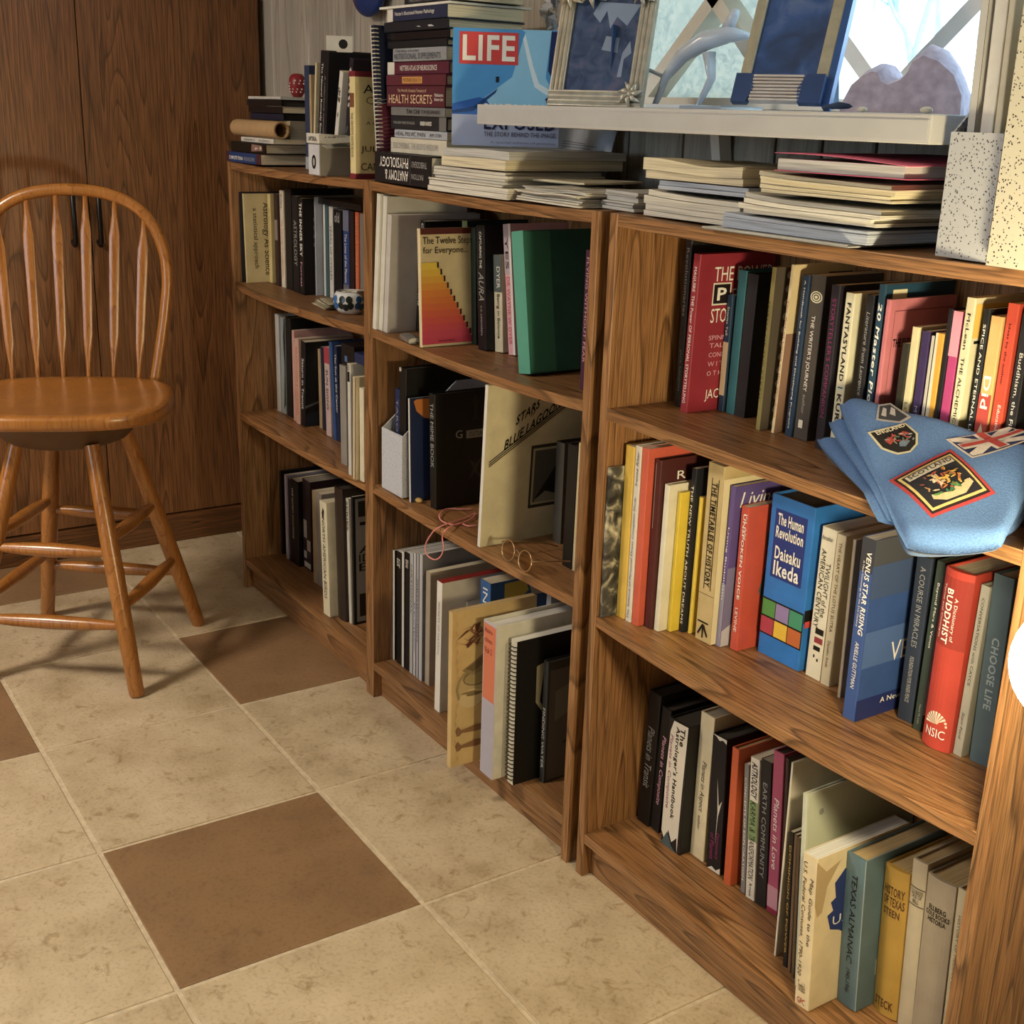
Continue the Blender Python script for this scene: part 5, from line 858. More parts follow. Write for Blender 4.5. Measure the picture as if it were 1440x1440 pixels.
MB().slab(lambda u, v: (u*.225, v*.24, .0012), 2, 2, .0012).build('back_flap', pinkm, fo)
MB().slab(lambda u, v: (.003+u*.215, .003+v*.23, .016), 2, 2, .0145).build('papers', pgrey, fo)
MB().slab(lambda u, v: (u*.23, -.002+v*.242, .0225+.003*math.sin(u*3.3+.4)-.004*u*(1-v)), 12, 6, .0012).build('front_flap', pinkm, fo, True)
# magazine files
spk = speckle('grey_speckled_card', 'aeb0b4', '3a3a3a', 250, .48); spk2 = speckle('cream_speckled_card', 'c6c0ac', '2c2a26', 250, .48)
def mag_file(label, x, y, z, w, d, hf, hb, m, yaw=0, t=.003, name='magazine_file'):
    r = thing(name, label, 'magazine file', (x, y, z), (0, 0, yaw), 'speckled card magazine files')
    MB().box(0, 0, 0, w, t, hf).build('front_panel', m, r); MB().box(0, d-t, 0, w, d, hb).build('back_panel', m, r)
    pr2 = [(t, 0), (d-t, 0), (d-t, hb), (d*.62, hb), (t, hf)] if hb > hf else [(t, 0), (d-t, 0), (d-t, hb), (d*.4, hf), (t, hf)]
    for x0 in (0, w-t): MB().prism(pr2, x0, x0+t, lambda p, q, s: (s, p, q)).build('side_panel', m, r)
    MB().box(t, t, 0, w-t, d-t, t).build('base', m, r); return r
fz = BH-.001
f1x = X(1318, .012, 1.24); 
mag_file('grey speckled magazine file with low front by window shelf', f1x, .012, fz, .078, .25, .142, .30, spk, R(-6))
f2x = X(1384, -.012, 1.23)
mag_file('tall cream speckled magazine file at end of bookcase', max(f2x, f1x+.09), -.012, fz-.0005, .085, .26, .33, .2, spk2, R(-3))
for k, (lab, c, t, h) in enumerate([('blue-backed magazine leaning out of grey speckled file', '2a4a80', .012, .33), ('thick white catalogue leaning out of grey speckled file', 'cfccc6', .018, .335), ('cream magazine with space lettering in grey speckled file', 'cfc8b0', .009, .34)]):
    book(lab, f1x+.0165+k*.0205, .022-.0025*k, fz+.004, t, h, .21, c, 'magazines in the grey speckled file', hard=0, lean=-.03, yaw=R(-6), pg='w', pt=[('s', (.12, 0, 1, 1), 'b9b8b4'), ('f', (0, 0, 1, 1), 'b4b3b2')] if k == 0 else (), tx=[F('SPACE', (.3, .8, .7, .84), '77808a')] if k == 2 else ())
pb = hit(1331, 355, 2, BH-.003); o = MB().sphere((0, 0, .004), .0105, 12, 8, 0, (1, .7, .38)).build('pebble', pm('cfc4ac', .7, .15, 80), None, True); o.location = (pb.x, max(pb.y, .012), BH-.0045); tag(o, 'small flat cream pebble beside the grey speckled file', 'pebble')
# ------------------------------------------------------------------ window shelf and what stands on it
SZ0, SZ1 = 1.3455, 1.380; SX0, SX1 = 1.278, 2.298
board = speckle('painted_shelf_board', 'b4b3b2', '6a6458', 330, .30)
sh_ = thing('window_shelf', 'white painted shelf board on a brace below the window', 'shelf', (SX0, .3, SZ0))
MB().box(0, -.3, 0, SX1-SX0, .02, SZ1-SZ0).build('board', board, sh_, bevel=.0015)
face = pm('b0b0b0', .6, .08, 15); MB().box(.004, -.3012, .005, SX1-SX0-.004, -.3, SZ1-SZ0-.007).build('edge_strip', face, sh_)
mb = MB(); bxp = X(958, .22, 1.29)-SX0; mb.prism([(-.02, 0), (.018, -.2), (.04, -.2), (.008, 0)], bxp, bxp+.022, lambda p, q, s: (s, p, q)); mb.build('brace', trim, sh_)
# ornate silver frame
silver = pm('b9b2a2', .35, .25, 60, .5, .55, .3)
def std(label, cat, name, u, v, yaw, tilt):
    p = hit(u, v, 2, SZ1); y = min(max(p.y, .02), .2); y = .05
    return X(u, y, SZ1), y
fx = X(760, .035, SZ1)+.02; fw_, fh = .172, .205
fr = thing('ornate_frame', 'ornate silver photo frame with leafy corners on window shelf', 'photo frame', (fx, .035, SZ1+.002), (0, 0, R(30)))
tl = R(-15)
def fpart(name, m, mb, **k): o = mb.build(name, m, fr, **k); o.rotation_euler = (tl, 0, 0); return o
bw_ = .026
for a, b in (((0, 0), (fw_, bw_)), ((0, fh-bw_), (fw_, fh)), ((0, bw_), (bw_, fh-bw_)), ((fw_-bw_, bw_), (fw_, fh-bw_))):
    mb = MB(); mb.box(a[0], 0, a[1], b[0], .014, b[1])
    hor = b[0]-a[0] > b[1]-a[1]
    for q in (.2, .5, .8):
        if hor: zc = a[1]+(b[1]-a[1])*q; mb.tube([(a[0], 0, zc), (b[0], 0, zc)], .003, 6)
        else: xc = a[0]+(b[0]-a[0])*q; mb.tube([(xc, 0, a[1]), (xc, 0, b[1])], .003, 6)
    fpart('moulding', silver, mb)
for cx, cz, s in ((.02, fh-.02, 1), (fw_-.02, fh-.02, .9), (fw_-.02, .02, .9), (.06, fh-.015, 1.1)):
    mb = MB()
    for k in range(7):
        a = k*.9; mb.tube([(cx, -.004, cz), (cx+.012*s*math.cos(a), -.008, cz+.012*s*math.sin(a)), (cx+.026*s*math.cos(a+.3), -.004, cz+.026*s*math.sin(a+.3))], [.004*s, .0055*s, .001], 6)
    mb.sphere((cx, -.006, cz), .006*s, 8, 6); fpart('leaf_ornament', silver, mb, smooth=True)
def photo(name, c1, c2, c3, sc):
    m, N, L, b = newmat(name); tc = N.new('ShaderNodeTexCoord'); n = N.new('ShaderNodeTexNoise'); n.inputs['Scale'].default_value = sc; n.inputs['Detail'].default_value = 5; n.inputs['Distortion'].default_value = .6; L.new(tc.outputs['Object'], n.inputs['Vector'])
    r = ramp(N, [(.35, rgb(c1)), (.55, rgb(c2)), (.72, rgb(c3))]); L.new(n.outputs[0], r.inputs[0]); L.new(r.outputs[0], b.inputs['Base Color']); b.inputs['Roughness'].default_value = .12; return m
fpart('photo', photo('snapshot', '2a3a5c', '3c5070', '5a5a78', 40), MB().box(bw_-.004, .004, bw_-.004, fw_-bw_+.004, .008, fh-bw_+.004))
mb = MB(); mb.add([(x, .0035, z) for x, z in ((.06, .155), (.075, .14), (.085, .16), (.095, .13), (.105, .15), (.125, .135), (.145, .17), (.07, .175))], [tuple(range(8))]); mb.add([(x, .0035, z) for x, z in ((.085, .095), (.115, .09), (.115, .115), (.09, .118))], [(0, 1, 2, 3)]); mb.add([(x, .0035, z) for x, z in ((.12, .05), (.124, .09), (.135, .11), (.14, .09), (.128, .08), (.128, .05))], [tuple(range(6))])
fpart('photo_highlights', ink('7f90aa'), mb)
eb = MB().prism([(0, 0), (.07, 0), (.07, .075), (.03, .13), (0, .13)], -.001, .001, lambda p, q, s: (fw_*.62+s, .02+p, q)); eb.build('easel_back', pm('22406c', .6), fr)
# big frame leaning back on its stand
bxx = X(1026, .04, SZ1)+.0; bwid, bhei = .13, .27
br = thing('picture_frame', 'large gilt-edged picture frame with ridged base leaning on window shelf', 'photo frame', (bxx, .045, SZ1+.0075), (0, 0, R(26)))
tl2 = R(-24)
def bpart(name, m, mb, **k): o = mb.build(name, m, br, **k); o.rotation_euler = (tl2, 0, 0); return o
gilt = pm('b0a890', .35, .2, 50, .5, .5)
for a, b in (((0, .04), (.016, bhei)), ((bwid-.018, .04), (bwid, bhei)), ((.016, bhei-.016), (bwid-.018, bhei))): bpart('moulding', gilt, MB().box(a[0], 0, a[1], b[0], .013, b[1]), bevel=.002)
bpart('picture', photo('dim_painting', '22385c', '2f4f86', '5a6f98', 18), MB().box(.014, .005, .03, bwid-.016, .009, bhei-.01))
bpart('rim', pm('28508c', .4), MB().box(bwid, .0, .0, bwid+.01, .016, bhei))
for k in range(8): bpart('ridge', pm('c4b8b0', .5), MB().box(.026, -.012, .002+k*.005, bwid-.03, 0, .0055+k*.005), bevel=.0008)
bpart('corner_block', pm('23406f', .5), MB().prism([(0, 0), (.022, 0), (.03, .02), (.024, .042), (0, .042)], -.012, .0, lambda p, q, s: (p, s, q))); bpart('corner_block', pm('23406f', .5), MB().prism([(bwid, 0), (bwid-.032, 0), (bwid-.036, .02), (bwid-.026, .042), (bwid, .042)], -.012, .0, lambda p, q, s: (p, s, q)))
MB().tube([(bwid*.75, .16, 0), (bwid*.72, .1, .2)], [.009, .009], 4).build('easel_leg', pm('5f7894', .5), br)
# arched pale figurine
fg = thing('arched_figurine', 'pale glossy leaping figurine with arched body on window shelf', 'figurine', (X(918, .17, SZ1), .17, SZ1+.0003), (0, 0, R(20)))
pale = pm('b4bcc8', .2, .1, 20, .5)
mb = MB(); mb.tube([(.0, 0, .0), (.012, 0, .025), (.02, 0, .05), (.05, 0, .085), (.09, 0, .108), (.135, 0, .118), (.17, 0, .115)], [.006, .007, .009, .016, .021, .018, .006], 10, squash=.75); mb.build('body', pale, fg, True)
MB().tube([(.018, 0, .052), (-.01, 0, .062), (-.032, .0, .056)], [.006, .007, .001], 6, squash=.5).build('tail', pale, fg, True)
MB().tube([(.1, 0, .09), (.108, 0, .05), (.085, 0, .003)], [.016, .01, .006], 8, squash=.6).build('fin', pale, fg, True)
MB().tube([(.13, 0, .125), (.142, 0, .15), (.146, 0, .155)], [.011, .008, .004], 8).build('crest', pale, fg, True)
MB().slab(lambda u, v: (-.02+u*.16, -.03+v*.06, .004), 2, 2, .004).build('base', pale, fg, bevel=.001)
book('thin pale notebook lying by arched figurine', X(905, .03, SZ1), .03, SZ1, .006, .1, .09, 'c4cad2', 'thin notebooks on the window shelf', flat=-1, hard=0, pg='w', yaw=R(4))
book('thin blue grey notebook lying beside large gilt frame', X(955, .028, SZ1), .028, SZ1, .005, .085, .09, '8a98ac', 'thin notebooks on the window shelf', flat=-1, hard=0, pg='w', yaw=R(3))
# carved stone
rx = X(1200, .12, SZ1); rk = thing('carved_stone', 'lumpy mauve stone with two peaks on window shelf', 'stone', (rx, .09, SZ1+.0003), (0, 0, R(18)))
prof = [(0, 0), (.004, .02), (.016, .042), (.03, .058), (.042, .064), (.05, .062), (.056, .05), (.066, .043), (.08, .05), (.09, .062), (.096, .08), (.11, .088), (.13, .08), (.15, .06), (.165, .03), (.168, 0)]
mb = MB(); rn = random.Random(2); nd = 7; n = len(prof)
vs = [(x+rn.uniform(-.0015, .0015)+.03*(k/(nd-1))*(.5-x/.17)*.8, .0+.07*k/(nd-1), zq_*(.72+.28*math.sin(math.pi*(k+.9)/(nd+.8)))+(rn.uniform(-.0012, .0012) if zq_ > 0 else 0)) for k in range(nd) for x, zq_ in prof]
fs = [(k*n+i, k*n+i+1, (k+1)*n+i+1, (k+1)*n+i) for k in range(nd-1) for i in range(n-1)]+[tuple(range(n)), tuple(range((nd-1)*n, nd*n))[::-1]]+[(k*n+n-1, k*n, (k+1)*n, (k+1)*n+n-1) for k in range(nd-1)]
mb.add(vs, fs); mb.build('stone', pm('b0a4b4', .85, .3, 60, .2, 0, .6), rk, True, auto=50)
MB().tube([(-.022, -.004, .006), (.0, .0, .009), (.02, .004, .008)], [.002, .005, .004], 8).build('dark_chip', pm('2c3c58', .7), rk, True)
for k, (u, s) in enumerate(((1302, .007), (1212, .006))):
    o = MB().sphere((0, 0, s*.6), s, 10, 7, 0, (1.2, .9, .6)).build('shelf_pebble', pm('cdc3ac', .7, .15, 80), None, True); o.location = (X(u, .03, SZ1), .03, SZ1+.0002); tag(o, ['cream pebble in front of mauve stone', 'tiny pale pebble at the foot of mauve stone'][k], 'pebble')
# lace hanging left of the window
lc = thing('lace_garland', 'white ruffled lace garland hanging beside the window', 'garland', (X(781, .29, 1.5), .286, 1.44))
mb = MB(); rn = random.Random(9)
for k in range(46):
    q = k/45; c = (rn.uniform(-.022, .022)*(1-.5*q)+.01*math.sin(q*9), rn.uniform(-.012, .008), .0+q*.34)
    a = rn.uniform(0, 6.28); mb.add([(c[0], c[1], c[2])]+[(c[0]+.016*math.cos(a+j*1.05), c[1]-.006+.006*math.sin(j*2.1), c[2]+.013*math.sin(a+j*1.05)) for j in range(7)], [(0, j, j+1) for j in range(1, 7)])
mb.tube([(0, .004, 0), (.0, .004, .36)], .003, 5); mb.build('ruffles', pm('c6ccd6', .8), lc)
# round wall ornament
dc = hit(524, -17, 1, .3); dn = thing('wall_ornament', 'round blue and maroon ornament hung on the panelled wall', 'ornament', (dc.x, WALLY, dc.z))
mb = MB(); mb.sphere((0, 0, 0), .085, 32, 16, 0, (1, .34, .82)); o = mb.build('disc', [pm('1f3a78', .35), pm('6a1f3c', .35)], dn, True); o.location = (0, -.03, 0)
for p in o.data.polygons: p.material_index = 1 if p.center.x < -.035 else 0
# ------------------------------------------------------------------ globe lamp
def emit(name, c, s):
    m, N, L, b = newmat(name); b.inputs['Emission Color'].default_value = c; b.inputs['Emission Strength'].default_value = s; b.inputs['Base Color'].default_value = (.9, .85, .75, 1); return m
gl = thing('floor_lamp', 'floor lamp with glowing white glass globe beside the bookcase', 'lamp', (LAMP.x+.22, LAMP.y-.05, 0))
steel = pm('8a8884', .3, .05, 20, .5, 1)
MB().lathe([(.0001, 0), (.12, 0), (.12, .012), (.1, .022), (.02, .028), (.0001, .028)], 28).build('base', steel, gl, True, auto=30)
MB().tube([(0, 0, .02), (0, 0, .4), (0, 0, LAMP.z-.16), (-.03, .01, LAMP.z-.11), (-.12, .03, LAMP.z-.105), (-.2, .045, LAMP.z-.1)], .008, 10).build('pole', steel, gl, True)
MB().lathe([(.0001, 0), (.018, 0), (.024, .03), (.03, .052), (.0001, .052)], 20, (-.22, .05, LAMP.z-.107)).build('socket', steel, gl, True, auto=30)
MB().sphere((-.22, .05, LAMP.z), .0606, 32, 20).build('globe', emit('glowing_glass', (1, .83, .50, 1), P_GLOBE), gl, True)
ce = thing('ceiling_lamp', 'round white flush ceiling lamp above the tiled floor', 'lamp', CEIL_AT)
MB().lathe([(.0001, .09), (.2, .09), (.2, .03), (.19, .02), (.0001, .02)], 32).build('body', pm('e8e4da', .5), ce)
MB().lathe([(.0001, -.02), (.1, -.012), (.18, .02), (.0001, .019)], 32).build('diffuser', emit('lamp_diffuser', (1, .82, .6, 1), 4), ce, True)
cl.parent = ce; cl.location = (0, 0, -.03)
# ------------------------------------------------------------------ swivel bar stool with arrow-back
CC = Vector((.245, -.53, 0)); CR = Vector((.412, .911, 0)); CF = Vector((.911, -.412, 0))
st_ = thing('bar_stool', 'varnished oak swivel stool with hooped spindle back', 'stool', (CC.x, CC.y, 0))
def C3(f, r, z): p = CF*f+CR*r; return (p.x, p.y, z)
ZS = .682
# saddle seat: rounded square outline, dished top
def outline(a):
    c, s = math.cos(a), math.sin(a); n = 3.2; k = (abs(c)**n+abs(s)**n)**(-1/n)
    f = c*k*.235; r = s*k*.26
    if f < 0: f *= .98; r *= 1-.06*(-f/.232)
    return f, r
mb = MB(); NA = 56; rings = [(0, 0), (.3, 0), (.6, 0), (.82, 0), (.93, 0), (.985, .003), (1, .010), (1, .026), (.965, .036), (.8, .046), (.0, .046)]
vs = []
for q, dz in rings:
    for k in range(NA):
        f, r = outline(2*math.pi*k/NA); rr = q
        dish = 0
        if dz == 0: dish = .013*max(0, 1-(q/.93)**2)*(1 if f > -.3 else 1); dish *= (1 if f*q > -.15 else max(0, (f*q+.24)/.09))
        vs.append(C3(f*rr, r*rr, ZS-dz-dish))
fs = [(i*NA+k, i*NA+(k+1) % NA, (i+1)*NA+(k+1) % NA, (i+1)*NA+k) for i in range(len(rings)-1) for k in range(NA)]
mb.add(vs, fs); mb.build('seat', chairwood, st_, True)
# swivel hub
MB().lathe([(.0001, ZS-.108), (.125, ZS-.108), (.145, ZS-.1), (.19, ZS-.05), (.19, ZS-.044), (.0001, ZS-.044)], 36).build('swivel_plate', pm('5c4028', .5), st_, True, auto=40)
legtop = ZS-.098
# back hoop: bent flat bow
hoop = [(.2, .0), (.212, .07), (.226, .16), (.2345, .235), (.2353, .27), (.23, .325), (.21, .383), (.18, .425), (.14, .454), (.095, .471), (.05, .479), (0, .4815)]
def back(r, z): return C3(-.2206-.06*(z/.5), -.01+r+.011*(z/.5), .668+z)
pts = [back(r, z) for r, z in hoop]+[back(-r, z) for r, z in hoop[-2::-1]]
# smooth the bow
def cr_spline(P, n):
    P = [Vector(p) for p in P]; out = []
    for i in range(len(P)-1):
        a, b, c, d = P[max(i-1, 0)], P[i], P[i+1], P[min(i+2, len(P)-1)]
        for k in range(n):
            t = k/n; out.append(.5*((2*b)+(c-a)*t+(2*a-5*b+4*c-d)*t*t+(3*b-a-3*c+d)*t**3))
    out.append(P[-1]); return out
bow = cr_spline(pts, 4)
mb = MB(); mb.tube(bow, [.0155]*len(bow), 10, squash=.8, ref=tuple(CF)); mb.build('hoop', chairwood, st_, True)
# arrow spindles
for k in (-2.5, -1.5, -.5, .5, 1.5, 2.5):
    rb = k*.0629; rtp = k*.0721
    zt = 0
    for (r1, zA), (r2, zB) in zip(hoop, hoop[1:]):
        if r2 <= abs(rtp) <= r1 and zA > .2: zt = zA+(zB-zA)*(r1-abs(rtp))/(r1-r2)
    mb = MB(); prof = [(0, .0055, .0055), (.10, .006, .006), (.20, .0105, .0055), (.25, .0118, .005), (.72, .0138, .005), (.79, .0138, .005), (.90, .007, .0055), (1.0, .0055, .0055)]
    vs = []
    for q, w, th in prof:
        z = q*(zt+.004)-.002; r = rb+(rtp-rb)*q
        for a in range(8):
            c_, s_ = math.cos(a*math.pi/4+.39), math.sin(a*math.pi/4+.39); bk = Vector(back(r+w*c_, z))+CF*(th*s_); vs.append(tuple(bk))
    n = len(prof); fs = [(i*8+j, i*8+(j+1) % 8, (i+1)*8+(j+1) % 8, (i+1)*8+j) for i in range(n-1) for j in range(8)]+[tuple(range(8))[::-1], tuple(range((n-1)*8, n*8))]
    mb.add(vs, fs); mb.build('spindle', chairwood, st_, True, auto=40)
# four splayed legs and two rings of stretchers
feet = [hit(193, 979, 2, 0), hit(280, 878, 2, 0), hit(67, 866, 2, 0)]; feet.append(feet[0]+feet[2]-feet[1]); ctr = (feet[0]+feet[1]+feet[2]+feet[3])/4
legs = []
for ft in (feet[0], feet[1], feet[2], feet[3]):
    o = ft-ctr; tp = ctr+o*.43; a = Vector((ft.x-CC.x, ft.y-CC.y, .0)); b = Vector((tp.x-CC.x, tp.y-CC.y, legtop+.004)); legs.append((a, b))
    q = lambda s: a+(b-a)*s
    mb = MB(); mb.tube([q(s) for s in (0, .012, .3, .55, .8, 1)], [.0155, .0185, .021, .022, .0205, .018], 14); mb.build('leg', chairwood, st_, True, auto=50)
def on(i, z): a, b = legs[i]; return a+(b-a)*(z/legtop)
for i, j, za_, zb_ in ((0, 3, .335, .335), (1, 2, .335, .335), (0, 1, .365, .365), (2, 3, .365, .365), (0, 3, .165, .165), (1, 2, .165, .165), (0, 1, .205, .205), (2, 3, .205, .205)):
    a, b = on(i, za_), on(j, zb_); mb = MB(); mb.tube([a+(b-a)*s for s in (0, .06, .25, .5, .75, .94, 1)], [.009, .0105, .0155, .018, .0155, .0105, .009], 12); mb.build('stretcher', chairwood, st_, True)
# ------------------------------------------------------------------ folded blue shirt with sewn patches
zsh = sag_z(3, 1, 2.3)+.002
shirt_m, N, L, b = newmat('blue_flannel'); b.inputs['Roughness'].default_value = .95; b.inputs['Sheen Weight'].default_value = .05
tc = N.new('ShaderNodeTexCoord'); nz = N.new('ShaderNodeTexNoise'); nz.inputs['Scale'].default_value = 500; L.new(tc.outputs['Object'], nz.inputs['Vector'])
r_ = ramp(N, [(.3, rgb('4a6c9c')), (.7, rgb('5c80b4'))]); L.new(nz.outputs[0], r_.inputs[0]); L.new(r_.outputs[0], b.inputs['Base Color'])
bp = N.new('ShaderNodeBump'); bp.inputs['Strength'].default_value = .4; bp.inputs['Distance'].default_value = .002; L.new(nz.outputs[0], bp.inputs['Height']); L.new(bp.outputs[0], b.inputs['Normal'])
sx0 = 2.07
shr = thing('folded_shirt', 'folded blue shirt with embroidered country patches hanging over shelf edge', 'shirt', (sx0, 0, zsh))
QB = [Vector((2.085, .120)), Vector((2.43, .124)), Vector((2.492, -.018)), Vector((2.392, -.062))]   # plan: back left, back right, front right, front left
def plan(u, v): return (QB[0]*(1-u)+QB[1]*u)*(1-v)+(QB[3]*(1-u)+QB[2]*u)*v
def z_low(y): return 0 if y > .0 else 1.0*y
def z_top(y): return max(.0, .925-zsh+.60*y)
def hump(x, y): return .010*math.exp(-((x-2.17)/.05)**2-((y-.09)/.05)**2)+.004*math.sin(x*38)*math.sin(y*30+1)
def cloth(name, f0, f1, dl, db, seed, wav=.0025):
    """one folded layer: a closed rounded slab between two fractions of the height, lower layers reach further left"""
    nu, nv = 28, 22; rn = random.Random(seed); ph = [rn.uniform(0, 6) for _ in range(6)]; o = []
    for s_ in (1, -1):
        for j in range(nv+1):
            for i in range(nu+1):
                u = i/nu; v = j/nv; p = plan((.5+(u-.5)*(1-.07*(2*v-1)**4))-dl*(1-u), (.5+(v-.5)*(1-.06*(2*u-1)**4))*(1-db))
                x, y = p.x, p.y
                e = min(1, min(u, 1-u)/.09); e2 = min(1, min(v, 1-v)/.10); ed = (math.sqrt(max(0, 1-(1-e)**2))*math.sqrt(max(0, 1-(1-e2)**2)))**.8
                lo = z_low(y); H = z_top(y)-lo+.004; a, b_ = lo+H*f0*((1-v**3*.95) if f1 >= 1 else 1), lo+H*f1; mid = (a+b_)/2; th = (b_-a)/2*ed
                zz = mid+s_*th+(wav*(math.sin(x*40+ph[0])*math.sin(y*33+ph[1])+.6*math.sin(x*75+y*60+ph[2])) if (s_ > 0 and f1 < 1) else 0)*ed+(hump(x, y)*ed if s_ > 0 and f1 >= 1 else 0)
                o.append((x-sx0, y, zz+.0012))
    mb = MB(); n = (nu+1)*(nv+1); fs = []
    for j in range(nv):
        for i in range(nu):
            q = (j*(nu+1)+i, j*(nu+1)+i+1, (j+1)*(nu+1)+i+1, (j+1)*(nu+1)+i); fs.append(q); fs.append(tuple(k+n for k in q[::-1]))
    mb.add(o, fs); ob = mb.build(name, shirt_m, shr, True)
    md = ob.modifiers.new('weld', 'WELD'); md.merge_threshold = .0004; ms = ob.modifiers.new('sub', 'SUBSURF'); ms.levels = ms.render_levels = 1; return ob
cloth('lower_fold', .02, .36, .10, .2, 1)
cloth('sleeve_fold', .33, .68, .045, .16, 2)
cloth('body', .64, 1.0, .0, .0, 3)
def top_z(x, y): return z_top(y)+.0058+hump(x+sx0, y)
def patch(name, P, layers, rot=0):
    """P(a,b)->(x,y) on the cloth; layers of (poly, colour)"""
    root = None
    for k, (poly, c) in enumerate(layers):
        mb = MB(); q = []
        for (a, b), (a2, b2) in zip(poly, poly[1:]+poly[:1]):
            for t in (0, .25, .5, .75): q.append((a+(a2-a)*t, b+(b2-b)*t))
        ca = sum(p[0] for p in q)/len(q); cb_ = sum(p[1] for p in q)/len(q)
        rgs = [1, .66, .33]; vs = []
        for g_ in rgs:
            for a, b in q: x, y = P(ca+(a-ca)*g_, cb_+(b-cb_)*g_); vs.append((x, y, top_z(x, y)+.0004+.0005*k))
        x, y = P(ca, cb_); vs.append((x, y, top_z(x, y)+.0004+.0005*k)); n = len(q)
        fs = [(i*n+j, i*n+(j+1) % n, (i+1)*n+(j+1) % n, (i+1)*n+j) for i in range(2) for j in range(n)]+[(2*n+j, 2*n+(j+1) % n, 3*n) for j in range(n)]
        mb.add(vs, fs); o = mb.build(name if k == 0 else 'embroidery', pm(c, .9, .15, 200), root or shr)
        if k == 0: root = o
    return root
def shirt_px(u, v):  # pixel -> point on the sloping cloth
    d = FW+RT*((u-720)/FPX)-UP*((v-720)/FPX); t = (.925+.0058-CAM.z+.60*CAM.y)/(d.z-.60*d.y); p = CAM+d*t
    return (p.x-sx0, p.y)
def quad_map(c):     # corners tl,tr,br,bl in pixels -> map of unit square
    q = [Vector(shirt_px(*p)) for p in c]
    return lambda a, b: tuple((q[0]*(1-a)+q[1]*a)*b+(q[3]*(1-a)+q[2]*a)*(1-b))
rect = lambda a0, b0, a1, b1: [(a0, b0), (a1, b0), (a1, b1), (a0, b1)]
def ptext(P, s, r, c, parent, k=6):
    mb = MB(); put_text(mb, s, lambda a, b: (lambda xy: (xy[0], xy[1], top_z(*xy)+.0006+.0005*k))(P(a, b)), r, 'h', 1); mb.build('lettering', ink(c), parent)
P = quad_map([(1250, 674), (1337, 632), (1401, 690), (1310, 729)])
sc_ = patch('scotland_patch', P, [(rect(0, 0, 1, 1), 'b83a3c'), (rect(.045, .05, .955, .95), '2a1c1c'), (rect(.075, .09, .925, .91), 'd8c070'), (rect(.11, .13, .89, .87), '23232c'), ([(.2, .25), (.35, .16), (.65, .16), (.85, .28), (.84, .36), (.6, .24), (.38, .24), (.22, .33)], 'c9b98a'), (rect(.14, .72, .86, .84), 'cfc8b4')])
rn = random.Random(21)
def stitch(P, cx, cy, rx, ry, n, cols, parent, sz=.035):
    for k in range(n):
        a = rn.uniform(0, 6.28); q = math.sqrt(rn.random()); a0, b0 = cx+rx*q*math.cos(a), cy+ry*q*math.sin(a); w = rn.uniform(0, 3.1); s1, s2 = sz*rn.uniform(.7, 1.4), sz*rn.uniform(.25, .5)
        vs = []
        for dx, dy in ((-s1, -s2), (s1*.2, -s2*1.3), (s1, 0), (s1*.3, s2*1.2), (-s1, s2*.6)):
            x, y = P(a0+dx*math.cos(w)-dy*math.sin(w), b0+dx*math.sin(w)+dy*math.cos(w)); vs.append((x, y, top_z(x, y)+.0034+.00003*k))
        MB().add(vs, [(0, 1, 2, 3, 4)]).build('embroidery', pm(rn.choice(cols), .9, .2, 300), parent)
stitch(P, .36, .48, .16, .17, 22, ['b8905c', 'cdb892', '8a4a3a', 'd8cdb0'], sc_); stitch(P, .63, .5, .16, .17, 24, ['d0a830', 'b86a2c', 'd8c050', '8a6a30'], sc_); stitch(P, .5, .5, .09, .2, 16, ['b04a34', 'c87a34', 'd8a848'], sc_); stitch(P, .52, .31, .28, .05, 16, ['4a8a50', '5f9a4a', '3a7a4a', 'c9b98a'], sc_)
ptext(P, 'SCOTLAND', (.16, .74, .84, .82), '2a2420', sc_, 7)
P = quad_map([(1219, 613), (1273, 597), (1304, 624), (1258, 645)])
wp_ = patch('shield_patch', P, [([(0, 1), (.5, 1.02), (1, 1), (1.02, .45), (.8, .12), (.5, .0), (.2, .12), (-.02, .45)], 'c8bf9c'), ([(.05, .95), (.95, .95), (.96, .46), (.76, .16), (.5, .05), (.24, .16), (.04, .46)], '1e1c1c'), ([(.2, .6), (.35, .7), (.45, .55), (.35, .5), (.25, .45)], 'b0443a'), ([(.6, .66), (.75, .7), (.85, .58), (.7, .5)], 'b0443a'), ([(.45, .4), (.6, .44), (.7, .3), (.5, .2), (.38, .28)], '6a7a8a')])
stitch(P, .35, .55, .2, .16, 12, ['b0443a', 'c05a4a', '8a8478'], wp_, .05); stitch(P, .66, .45, .2, .2, 14, ['b0443a', '77808a', 'b4b0a4', '5a6a5a'], wp_, .05)
ptext(P, 'ENGLAND', (.12, .78, .88, .92), 'd8d0b4', wp_, 7)
P = quad_map([(1330, 618), (1420, 597), (1460, 618), (1367, 645)])
uj = patch('flag_patch', P, [(rect(0, 0, 1, 1), 'cfc2b0'), (rect(.03, .05, .97, .95), '2a3560'), ([(.03, .95), (.03, .82), (.82, .05), (.97, .05), (.97, .18), (.18, .95)], 'd2c8bc'), ([(.97, .95), (.97, .82), (.18, .05), (.03, .05), (.03, .18), (.82, .95)], 'd2c8bc'), (rect(.4, .05, .6, .95), 'd2c8bc'), (rect(.03, .36, .97, .64), 'd2c8bc'), (rect(.44, .05, .56, .95), 'a83a36'), (rect(.03, .43, .97, .57), 'a83a36')])
P = quad_map([(1212, 582), (1262, 566), (1284, 592), (1236, 600)])
